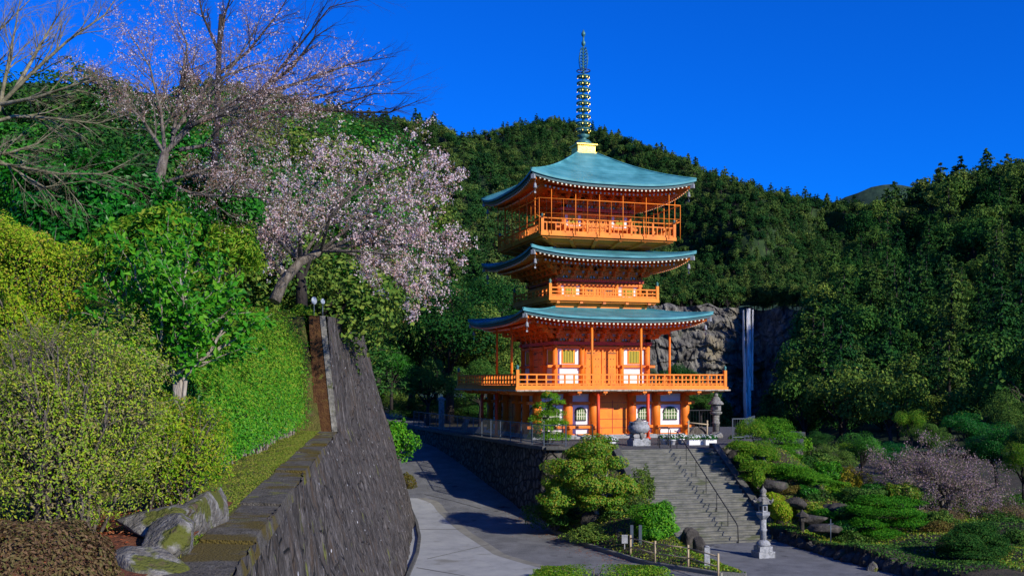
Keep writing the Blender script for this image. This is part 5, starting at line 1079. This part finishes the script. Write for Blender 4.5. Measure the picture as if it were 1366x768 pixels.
bush('low_hedge', 'low trimmed green hedge across the bottom edge of the picture', 795, 776, 36.6, 96, 21, 16000, .07, L_HDG, 45, cat='hedge', box=.45, depth=.35, amp=.06, stems=40)
# round clipped tree and olive tree
def crown_tree(name, label, base, cl, n, size, leafm, seed, trunk=.1, bark=BARK, asp=.55, cat='tree', forks=5):
    px, py, d = base; q = W(px, py, d); s = d/F; rng = rs(seed); r = thing(name, label, cat, tuple(q)); C_ = [(W(x, y, d+dd)-q, (rx*s, rx*s, ry*s)) for x, y, rx, ry, dd in cl]
    ctr = np.mean([c[0] for c in C_], 0); b = B(); f0 = ctr*.42; b.tube([(0, 0, -.2), f0*.5+rng.normal(size=3)*.03, f0], [trunk, trunk*.8, trunk*.7], 8)
    for c, rr in C_:
        tips = []; grow(b, [f0*rng.uniform(.7, 1), (f0+c)/2+rng.normal(size=3)*.08*np.linalg.norm(c), c, c+(c-f0)*.15], trunk*.42, trunk*.1, rng, [(forks, .5, .7, .1, .3)], tips, 6)
    b.build('trunk', bark, r, off=False); b = B(); crown(b, C_, n, size, rng, asp=asp, inner=.5); b.build('crown', leafm, r, off=False); return r
crown_tree('clipped_tree', 'small dense round green tree at the foot of the stairs beside the notice board', (874, 745, 42.6), [(873, 690, 25, 20, 0), (860, 700, 18, 15, .2), (888, 700, 18, 15, -.2), (872, 710, 24, 10, -.4), (882, 680, 15, 12, 0)], 14000, .1, L_BR, 51, .07)
crown_tree('olive_green_tree', 'broad olive-green tree with layered crown between the terrace wall and the stairs', (797, 700, 45.6), [(800, 596, 26, 15, 0), (775, 606, 22, 12, 0), (756, 625, 26, 14, -.3), (790, 622, 22, 12, -.5), (815, 618, 18, 11, 0), (745, 652, 26, 17, 0), (780, 645, 22, 12, -.8), (808, 645, 22, 12, -.4), (836, 652, 20, 13, 0), (742, 672, 26, 14, -.2), (790, 668, 24, 11, -.6), (820, 672, 20, 10, -.4), (835, 640, 12, 8, .2)], 38000, .11, L_MAP, 52, .13, BARKP)
# mauve blossom tree at the right
q = W(1262, 690, 50); r = thing('blossom_tree', 'spreading weeping tree with mauve-pink blossom at the edge of the right garden', 'tree', tuple(q)); rng = rs(61); b = B(); tips = []
for (x, y, dd) in ((1165, 618, 1), (1190, 606, 2), (1225, 600, 0), (1255, 604, 2), (1290, 622, 0), (1320, 640, 1), (1345, 662, 0), (1200, 650, -2), (1240, 640, -2), (1290, 655, -2.5), (1320, 675, -2), (1180, 640, 0), (1268, 625, -1), (1225, 625, 1), (1302, 640, 2)):
    e = W(x, y, 50+dd)-q; m_ = e*.55+np.array([0, 0, .5+.25*np.linalg.norm(e)*.3]); grow(b, [(0, 0, -.4), e*.12+[0, 0, .9], m_, e*.85+[0, 0, .2], e], .10, .012, rng, [(9, .5, .8, -.03, .35), (6, .5, .7, -.12, .2)], tips, 6)
b.build('branches', BARK, r, off=False); b = B(); P = along(tips, 34, .10, rng); b.leaves(P, dirs(len(P), rng), .06*(.6+.8*rng.rand(len(P))), .8, rng); b.build('blossom', L_MAG, r, off=False)
# grey bare tree behind the pagoda at the left of the lowest roof
q = W(645, 440, 140); r = thing('bare_tree', 'grey leafless bushy tree behind the lowest roof tip', 'tree', (q[0], q[1], q[2]-6)); rng = rs(62); b = B(); tips = []
for i in range(12): e = dirs(1, rng)[0]*[4, 4, 3]; e[2] = abs(e[2])+5.5; grow(b, [(0, 0, -3), e*.25, e*.6, e], .14, .02, rng, [(9, .5, .6, .1, .3), (8, .5, .6, .1, .2)], tips, 4)
b.build('branches', BARKP, r, off=False)

# ------------------------------------------------------------------ left bank: hedges, bushes, broad leafed tree
bush('sparse_bush', 'large twiggy foreground bush with tiny olive and lime leaves at the left edge', 84, 578, 9.2, 132, 138, 48000, .030, L_TW, 71, 'bush', .8, .5, 80, .42, .22, BARK, twn=14, box=.92)
bush('sparse_bush', 'lime and olive bush right of the large twiggy bush, above the edging boulders', 238, 606, 10.4, 72, 72, 16000, .032, L_YG, 72, 'bush', 1, .5, 60, .42, .16, BARK, twn=9)
bush('lime_bush', 'clipped lime-yellow bush rising on the left behind the twiggy bush', 22, 410, 13.0, 105, 108, 50000, .038, L_YG, 73, 'bush', .9, .7, 40, .45, .2, twn=6)
bush('low_hedge', 'brownish winter azalea hedge in the bottom left corner', 20, 850, 5.4, 148, 150, 26000, .026, L_BRN, 74, 'hedge', .8, .86, 20, .5, .05, box=.75)
bush('green_bush', 'fresh green large-leaved bush behind the bright tree', 190, 345, 15, 78, 52, 16000, .09, L_HDG, 75, 'bush', 1, .6, 12, .45, .25)
bush('camellia_bush', 'dark glossy camellia behind the lime bush', 120, 290, 19, 110, 80, 20000, .11, L_DK, 76, 'bush', .8, .6, 14, .5, .2, BARKP)
bush('camellia_bush', 'dark glossy camellia below the cherry trunk in the middle of the bank', 270, 295, 21, 70, 60, 13000, .11, L_DK, 77, 'bush', .8, .6, 12, .5, .22, BARKP); bush('camellia_bush', 'dark glossy camellia at the far left under the bare branches', 10, 235, 22, 110, 70, 18000, .12, L_DK, 78, 'bush', .8, .6, 12, .5, .22, BARKP)
bush('bamboo_shrub', 'feathery yellow-green shrub on the grassy slope below the blossom', 312, 338, 20, 34, 28, 6000, .12, L_HDG, 79, 'shrub', 1, .5, 14, .2, .3)
bush('green_bush', 'shadowy green bush under the cherry blossom at the wall top', 470, 395, 38, 50, 45, 9000, .13, L_DK, 80, 'bush', 1, .6, 10, .5, .3)
bush('lime_bush', 'small yellow-green bush at the upper end of the wall top', 400, 425, 31, 20, 22, 4000, .07, L_HDG, 83, 'bush', 1, .7, 8)
# long hedge beside the wall ledge: a run of clipped plants forming one hedge
r = thing('long_hedge', 'long tall bright green hedge beside the mossy wall ledge', 'hedge', (-5, 20, -1.4)); rng = rs(90); n = 120000
t = rng.rand(n)**1.25; y = 13.2+t*16.4; ed = np.interp(y, [0, 7.6, 10.2, 13.7, 28, 30], [-1.25, -2.05, -2.4, -2.88, -4.76, -5.0])-.45; wd_ = .75+.55*t; topz = -1.4+1.45+1.95*t+.18*np.sin(y*1.7)+.1*np.sin(y*4.1); x0 = ed-.42-.30*(1-t)-wd_
th = rng.rand(n)*math.pi*1.05-.05; cx, cz = np.cos(th), np.sin(th); sq = lambda v: np.sign(v)*np.abs(v)**.6; nzv = 1+.10*np.sin(y*4+th*5)+.08*np.sin(y*9-th*9)+.05*np.sin(y*21+th*14); dp = .8+.2*rng.rand(n)**.5
X = x0+sq(cx)*wd_*nzv*dp; zc_ = -1.2; Z = zc_+sq(np.abs(cz))*(topz-zc_)*nzv*dp; lowp = rng.rand(n) < .35; Z = np.where(lowp & (cx > .2), -1.2+rng.rand(n)*(topz-zc_)*.75, Z); X = np.where(lowp & (cx > .2), x0+wd_*nzv*dp, X)
P = np.stack([X, y+rng.normal(size=n)*.05, Z], 1); N_ = np.stack([cx+.1, -.25+0*cx, cz+.3], 1)+dirs(n, rng)*.7; b = B(); lo = (rng.rand(n) < np.clip(1.25-(Z+1.2)/(topz-zc_)*1.1-.5*t, .12, .95)); b.leaves(P[~lo], N_[~lo], ((.05+.025*t)*(.6+.8*rng.rand(n)))[~lo], .42, rng); b.leaves(P[lo], N_[lo], ((.055+.025*t)*(.6+.8*rng.rand(n)))[lo], .42, rng, 1); b.build('foliage', [L_HDG, L_BR], r)  # sunlit yellower top over greener lower leaves, put into the leaf colours
# closing leaves on the near end, its shade put into a darker leaf colour
n = 22000; a = rng.rand(n)*math.pi; q_ = rng.rand(n)**.5; P = np.stack([-4.55+np.cos(a)*.85*q_, 13.1-.35*np.sqrt(1-q_**2)+rng.rand(n)*.5, -1.2+np.sin(a)*1.45*q_], 1); b = B(); b.leaves(P, dirs(n, rng)+[.3, -.8, .3], .05*(.6+.8*rng.rand(n)), .42, rng); b.build('foliage', L_DK, r)
b = B()
for yy in np.arange(12.9, 29, .38):
    e_ = np.interp(yy, [0, 7.6, 10.2, 13.7, 28, 30], [-1.25, -2.05, -2.4, -2.88, -4.76, -5.0])-.45; x = e_-.55-.3*(1-(yy-13)/16); b.tube([(x-.1, yy, -1.5), (x-.12+rng.normal()*.05, yy, -.9), (x-.3, yy, -.3)], [.03, .025, .012], 6)
b.build('stems', BARKP, r)
# bright broad-leaved tree
q = W(238, 560, 12.2); r = thing('broadleaf_tree', 'bright glossy large-leaved small tree with pale forked trunk standing on the left bank', 'tree', tuple(q)); rng = rs(101); b = B(); tips = []
for (x, y, dd) in ((150, 400, 0), (135, 360, .3), (180, 345, .2), (215, 330, 0), (255, 335, .2), (295, 360, 0), (318, 400, .1), (260, 400, -.4), (215, 395, -.5), (330, 430, .3), (240, 370, -.5)):
    e = W(x, y, 12.2+dd)-q; f_ = np.array([rng.normal()*.03, 0, .45]); grow(b, [(0, 0, -.3), f_, f_*.5+e*.45+rng.normal(size=3)*.05, e*.8+rng.normal(size=3)*.04, e], .034, .006, rng, [(10, .38, .8, .1, .4)], tips, 7)
b.build('trunk', BARKP, r, off=False); b = B(); P = along(tips, 40, .06, rng, .1); b.leaves(P, dirs(len(P), rng)*.8+[.25, -.35, .7], .095*(.6+.8*rng.rand(len(P))), .5, rng); b.build('crown', L_BR, r, off=False)

# ------------------------------------------------------------------ cherry trees and bare trees
def limbs(name, label, trunk, tr, limbl, d0, lv, seed, per, sz, cat='tree', bark=BARK, blossom=True, mixb=.3, spread=.05, r_l=.07, tip=.008):
    """trunk: list of (px,py,d); limbl: list of polylines of (px,py,d)"""
    T = np.array([W(*p) for p in trunk]); r = thing(name, label, cat, tuple(T[0])); rng = rs(seed); b = B(); b.tube(T, np.linspace(tr, tr*.6, len(T)), 9); b.build('trunk', bark, r); b = B(); tips = []
    for l in limbl: P = np.array([W(*p) for p in l]); grow(b, P, r_l, tip, rng, lv, tips, 6)
    b.build('branches', bark, r)
    if blossom:
        P = along(tips, max(3, per//6), spread, rng); P = np.repeat(P, 6, 0); P = P+rng.normal(size=P.shape)*sz*.75; m = np.repeat(rng.rand(len(P)//6) < mixb, 6) ^ (rng.rand(len(P)) < .12); m0 = rng.rand(len(P)) < mixb; b = B(); b.leaves(P[~m], dirs((~m).sum(), rng)+[.2, -.3, .2], sz*(.6+.8*rng.rand((~m).sum())), .85, rng, 0); b.build('blossom', L_PETAL, r)
        b = B(); b.leaves(P[m], dirs(m.sum(), rng), sz*.8*(.6+.8*rng.rand(m.sum())), .6, rng, 0); b.build('buds', L_BUD, r)
    return r
d = 26
limbs('cherry_tree', 'leaning cherry tree full of pale pink blossom at the end of the bank', [(366, 402, 25.4), (378, 375, 25.6), (400, 350, 25.8), (428, 335, 26)], .15,
      [[(378, 375, d), (372, 330, d), (350, 280, d), (325, 235, d), (305, 205, d)], [(400, 350, d), (430, 300, d), (470, 255, d+.5), (520, 225, d+.5), (575, 205, d)], [(428, 335, d), (470, 300, d-.5), (520, 270, d-.5), (580, 245, d-.5)], [(428, 335, d), (480, 315, d), (540, 300, d), (600, 318, d)],
       [(428, 335, d), (480, 335, d-1), (530, 340, d-1), (575, 362, d-1)], [(440, 330, d), (490, 345, d), (525, 370, d), (553, 398, d)], [(400, 350, d), (400, 300, d-1), (420, 250, d-1), (450, 205, d-1)], [(378, 370, d), (350, 330, d-.5), (320, 300, d-.5), (290, 285, d-.5)], [(400, 350, d), (380, 310, d+1), (390, 250, d+1), (400, 200, d+1)],
       [(440, 330, d), (500, 305, d+1), (550, 275, d+1), (590, 240, d+1)], [(428, 335, d), (440, 290, d-1.5), (480, 250, d-1.5), (500, 215, d-1.5)], [(400, 350, d), (370, 320, d-1), (350, 300, d-1.2), (340, 290, d-1.2)], [(440, 330, d), (500, 325, d+.5), (560, 330, d+.5), (600, 345, d+.5)]],
      d, [(14, .40, .7, -.06, .2), (9, .5, .6, -.10, .15)], 201, 17, .044, mixb=.38, spread=.07, r_l=.05, tip=.006)
d = 20
limbs('cherry_tree', 'upper cherry tree with reddish buds and blossom spreading across the left sky', [(207, 275, 19.6), (212, 240, 19.8), (220, 205, 20)], .13,
      [[(215, 245, d), (245, 235, d), (290, 222, d), (318, 175, d)], [(220, 205, d), (240, 180, d), (280, 130, d), (330, 60, d), (350, 20, d)], [(220, 205, d), (260, 165, d), (320, 130, d), (400, 110, d), (460, 95, d)], [(250, 170, d), (300, 150, d-.5), (360, 130, d-.5), (430, 125, d-.5)], [(220, 205, d), (215, 150, d), (200, 90, d), (170, 40, d)], [(230, 190, d), (240, 120, d+.5), (250, 60, d+.5), (230, 10, d+.5)],
       [(220, 205, d), (190, 160, d), (150, 120, d), (110, 100, d)], [(240, 200, d), (300, 190, d), (350, 160, d), (400, 150, d)], [(212, 240, d), (260, 260, d-.4), (330, 262, d-.4), (400, 268, d-.4)], [(230, 180, d), (280, 110, d+1), (330, 90, d+1), (390, 70, d+1)]],
      d, [(17, .38, .75, .04, .15), (10, .55, .7, .02, .15)], 202, 36, .026, mixb=.84, spread=.10, r_l=.042, tip=.005)
d = 30
limbs('bare_tree', 'dark leafless tree reaching out to the right against the blue sky', [(285, 240, d), (290, 150, d), (292, 70, d), (295, 20, d)], .10,
      [[(292, 70, d), (300, 20, d), (320, -40, d)], [(291, 100, d), (330, 70, d), (370, 20, d), (400, -30, d)], [(290, 150, d), (350, 120, d), (400, 60, d), (440, 10, d), (500, -5, d)], [(290, 170, d), (360, 150, d), (440, 145, d), (500, 125, d), (560, 125, d)], [(340, 130, d), (400, 110, d), (470, 85, d), (530, 75, d)], [(330, 140, d), (400, 135, d+1), (460, 120, d+1), (540, 108, d+1)], [(420, 145, d), (470, 150, d), (520, 150, d), (570, 130, d)],
       [(292, 70, d), (270, 20, d), (260, -30, d)], [(350, 120, d), (390, 90, d-1), (420, 50, d-1), (450, 30, d-1)]],
      d, [(13, .34, .6, .06, .25), (8, .5, .5, .03, .15), (5, .6, .5, 0, .2)], 203, 0, 0, bark=BARKD, blossom=False, r_l=.055, tip=.005)
d = 14
limbs('bare_tree', 'olive-grey leafless tree sweeping in from the upper left corner', [(-90, 330, d), (-60, 240, d), (-30, 170, d), (0, 140, d)], .1,
      [[(0, 140, d), (40, 100, d), (90, 55, d), (140, 20, d), (160, -10, d)], [(-30, 170, d), (20, 155, d), (70, 158, d), (130, 165, d), (180, 150, d)], [(-40, 210, d), (20, 222, d), (80, 232, d), (140, 232, d), (190, 205, d)], [(-40, 200, d), (10, 205, d), (50, 192, d), (90, 160, d)], [(0, 140, d), (10, 90, d), (20, 40, d), (30, -20, d)], [(20, 120, d), (60, 50, d+.5), (90, 0, d+.5)], [(-60, 240, d), (0, 215, d), (60, 250, d), (120, 240, d)], [(0, 140, d), (50, 130, d-.4), (110, 110, d-.4), (170, 100, d-.4)], [(-30, 170, d), (-20, 100, d), (0, 40, d), (60, -20, d)]],
      d, [(13, .38, .55, .08, .2), (8, .5, .5, .05, .15), (6, .6, .45, .03, .2)], 204, 0, 0, bark=OLIVEB, blossom=False, r_l=.030, tip=.0028)
limbs('shade_tree', 'dark trunk rising behind the pale discs at the top of the wall', [(402, 415, 32), (402, 380, 32), (398, 330, 32)], .2, [[(402, 380, 32), (420, 330, 32), (440, 290, 32)], [(400, 360, 32), (380, 320, 32), (370, 280, 32)]], 32, [(8, .5, .7, .1, .3)], 205, 0, 0, bark=BARKD, blossom=False)
# ground litter and grass
rng = rs(300); n = 7000; y = 6.5+rng.rand(n)*5.5; x = wcurve(y)[1]-.95-rng.rand(n)*4.5; z = bank_z(x, y)+.04+.12*sm((-2.5-x)/1.); b = B(); b.leaves(np.stack([x, y, z+.01*rng.rand(n)], 1), dirs(n, rng)*.35+[0, 0, 1], .035*(.6+.8*rng.rand(n)), .6, rng); o = b.build('fallen_leaves', L_RED); tag(o, 'red-brown fallen leaves covering the ground under the twiggy bush', 'leaf litter', kind='stuff')
n = 26000; y = 8+22*rng.rand(n)**.8; ed = wcurve(y)[1]-.48; x = ed-rng.rand(n)**1.2*1.1; z = bank_z(x, y); P = np.stack([x, y, z+.01], 1); b = B(); b.leaves(P, dirs(n, rng)*[1, 1, .5]+[0, 0, .5], .035*(.5+rng.rand(n)), .35, rng); o = b.build('grass', L_GR); tag(o, 'short patchy grass on the strip between hedge and wall ledge', 'grass', kind='stuff')
n = 26000; x = -6.2-rng.rand(n)*6; y = 22+rng.rand(n)*12; z = bank_z(x, y); b = B(); b.leaves(np.stack([x, y, z+.03], 1), dirs(n, rng)*[1, 1, .4]+[0, 0, .4], .08*(.5+rng.rand(n)), .35, rng); o = b.build('grass', L_GR); tag(o, 'yellowish grass on the sunny slope under the cherry tree', 'grass', kind='stuff')
n = 1400; t_ = rng.rand(n); yy = 38+t_*22; xx = np.interp(yy, RE[::1, 1], RE[::1, 0])-np.abs(rng.normal(size=n))*.7-.1; b = B(); b.leaves(np.stack([xx, yy, zr(yy)+.015], 1), dirs(n, rng)*.15+[0, 0, 1], .06*(.5+rng.rand(n)), .6, rng); o = b.build('fallen_leaves', L_RED); tag(o, 'scattered dry leaves along the road kerb', 'leaf litter', kind='stuff')
# ground cover of the rock garden and of the planted slope
n = 170000; x = 10.6+rng.rand(n)*34; y = 35+rng.rand(n)*32; z = gz(x, y); P = np.stack([x, y, z], 1); nn = vnoise(P[:, :2], 77, .5, 3); ok = (z > -8.3) & (nn > -9); P = P[ok]; P[:, 2] += .03+.16*np.clip(nn[ok]+.3, 0, 1)*rng.rand(ok.sum()); b = B(); m_ = vnoise(P[:, :2], 79, .35, 2) > .25; b.leaves(P[m_], dirs(m_.sum(), rng)*.8+[0, -.2, .6], .09*(.5+rng.rand(m_.sum())), .5, rng); b.leaves(P[~m_], dirs((~m_).sum(), rng)*.8+[0, -.2, .6], .1*(.5+rng.rand((~m_).sum())), .5, rng, 1); o = b.build('ground_cover', [L_MAP, L_FOR]); tag(o, 'low olive and green ground cover plants between the rocks of the right garden', 'ground cover', kind='stuff')
n = 14000; i_, q_ = (rng.rand(n)*38.9).astype(int), rng.rand(n); f_ = rng.rand(n); o0 = Op[i_]+(Op[i_+1]-Op[i_])*f_[:, None]; o1 = Ip[i_]+(Ip[i_+1]-Ip[i_])*f_[:, None]; zz = Iz[i_]; xy = o0+(o1-o0)*q_[:, None]; z = zr(o0[:, 1])+.1+(zz-zr(o0[:, 1])-.1)*q_
ok = vnoise(xy, 78, .7, 3) > -.1; b = B(); P = np.concatenate([xy, z[:, None]+.04+.06*rng.rand(n)[:, None]], 1)[ok]; b.leaves(P, dirs(len(P), rng)*.8+[0, -.2, .6], .08*(.5+rng.rand(len(P))), .5, rng); o = b.build('ground_cover', L_MAP); tag(o, 'mossy green ground cover in the bed between road and stairs', 'ground cover', kind='stuff')
for a in (('leafy green shrub on the bank between the long pine branch and the yellow shrub', 1108, 632, 52, 20, 12, 4500, .1, L_BR, 421), ('dark round shrub on the bank just below the domed pine', 1075, 620, 53, 18, 10, 4000, .1, L_FOR, 422), ('olive shrub on the bank above the small garden lantern', 1078, 682, 46.5, 20, 11, 4000, .09, L_MAP, 423), ('dark green shrub right of the small garden lantern', 1100, 690, 45.5, 18, 9, 3500, .09, L_PINE, 424), ('leafy dark shrub left of the broad layered pine', 1136, 690, 45.5, 20, 12, 4500, .09, L_FOR, 425), ('pale green shrub under the yellow shrub, at the blossom tree side', 1160, 668, 47.5, 18, 9, 3500, .09, L_HDG, 426),
          ('dark green shrub beside the stair parapet above the small bright shrub', 1018, 650, 48.5, 12, 10, 3000, .09, L_FOR, 427),
          ('grey-green rounded shrub on the slope just right of the long pine branch', 1112, 655, 50, 20, 11, 4000, .1, L_PINE, 411), ('dark shrub behind the small garden lantern, beside the reddish rock', 1092, 664, 48, 18, 10, 3500, .1, L_FOR, 412), ('low dark green shrub on the slope under the domed pine', 1068, 650, 51, 20, 12, 4000, .1, L_DK, 413), ('wide low shrub between the yellow shrub and the broad pine', 1150, 660, 48, 26, 9, 4500, .1, L_FOR, 414),
          ('round olive shrub behind the broad layered pine', 1200, 655, 48, 22, 12, 4000, .1, L_MAP, 415), ('dark spreading shrub before the domed tree trunk', 1290, 760, 37.5, 34, 10, 5000, .08, L_FOR, 416), ('dark green shrub above the bronze mound', 1250, 690, 45, 22, 11, 4000, .09, L_FOR, 417), ('dense dark shrub at the right picture edge above the mossy mound', 1362, 725, 42, 24, 16, 5000, .09, L_FOR, 418),
          ('dark green clump at the corner of the terrace behind the domed pine', 1078, 618, 56, 26, 22, 6000, .13, L_FOR, 401), ('olive leafy bush between the dark corner clump and the yellow shrub', 1095, 640, 53, 18, 18, 4500, .12, L_MAP, 402), ('dark low bush on the slope right of the round lantern', 985, 590, 60, 16, 9, 2500, .12, L_FOR, 403), ('leafy shrub in front of the mauve blossom at its left side', 1165, 655, 50, 20, 10, 3000, .1, L_DK, 404), ('dark shrub between the broad pine and the domed tree', 1235, 738, 42.5, 22, 12, 4000, .09, L_FOR, 405),
          ('reddish brown twiggy shrub behind the flat dark stones', 1100, 676, 48, 20, 10, 3000, .08, L_BRN, 406), ('dark green shrub beyond the yard corner stones', 1240, 765, 40, 24, 12, 4000, .09, L_FOR, 407), ('wide dark bush under the right end of the blossom', 1330, 700, 46, 40, 14, 5000, .1, L_FOR, 408), ('dark undergrowth left of the broad pine', 1140, 725, 43, 22, 10, 3500, .09, L_FOR, 409), ('green bush behind the pines at the terrace corner', 1058, 600, 60, 20, 16, 4500, .13, L_PINE, 410)):
    bush('leafy_shrub', a[0], *a[1:8], a[8], a[9], amp=.25)
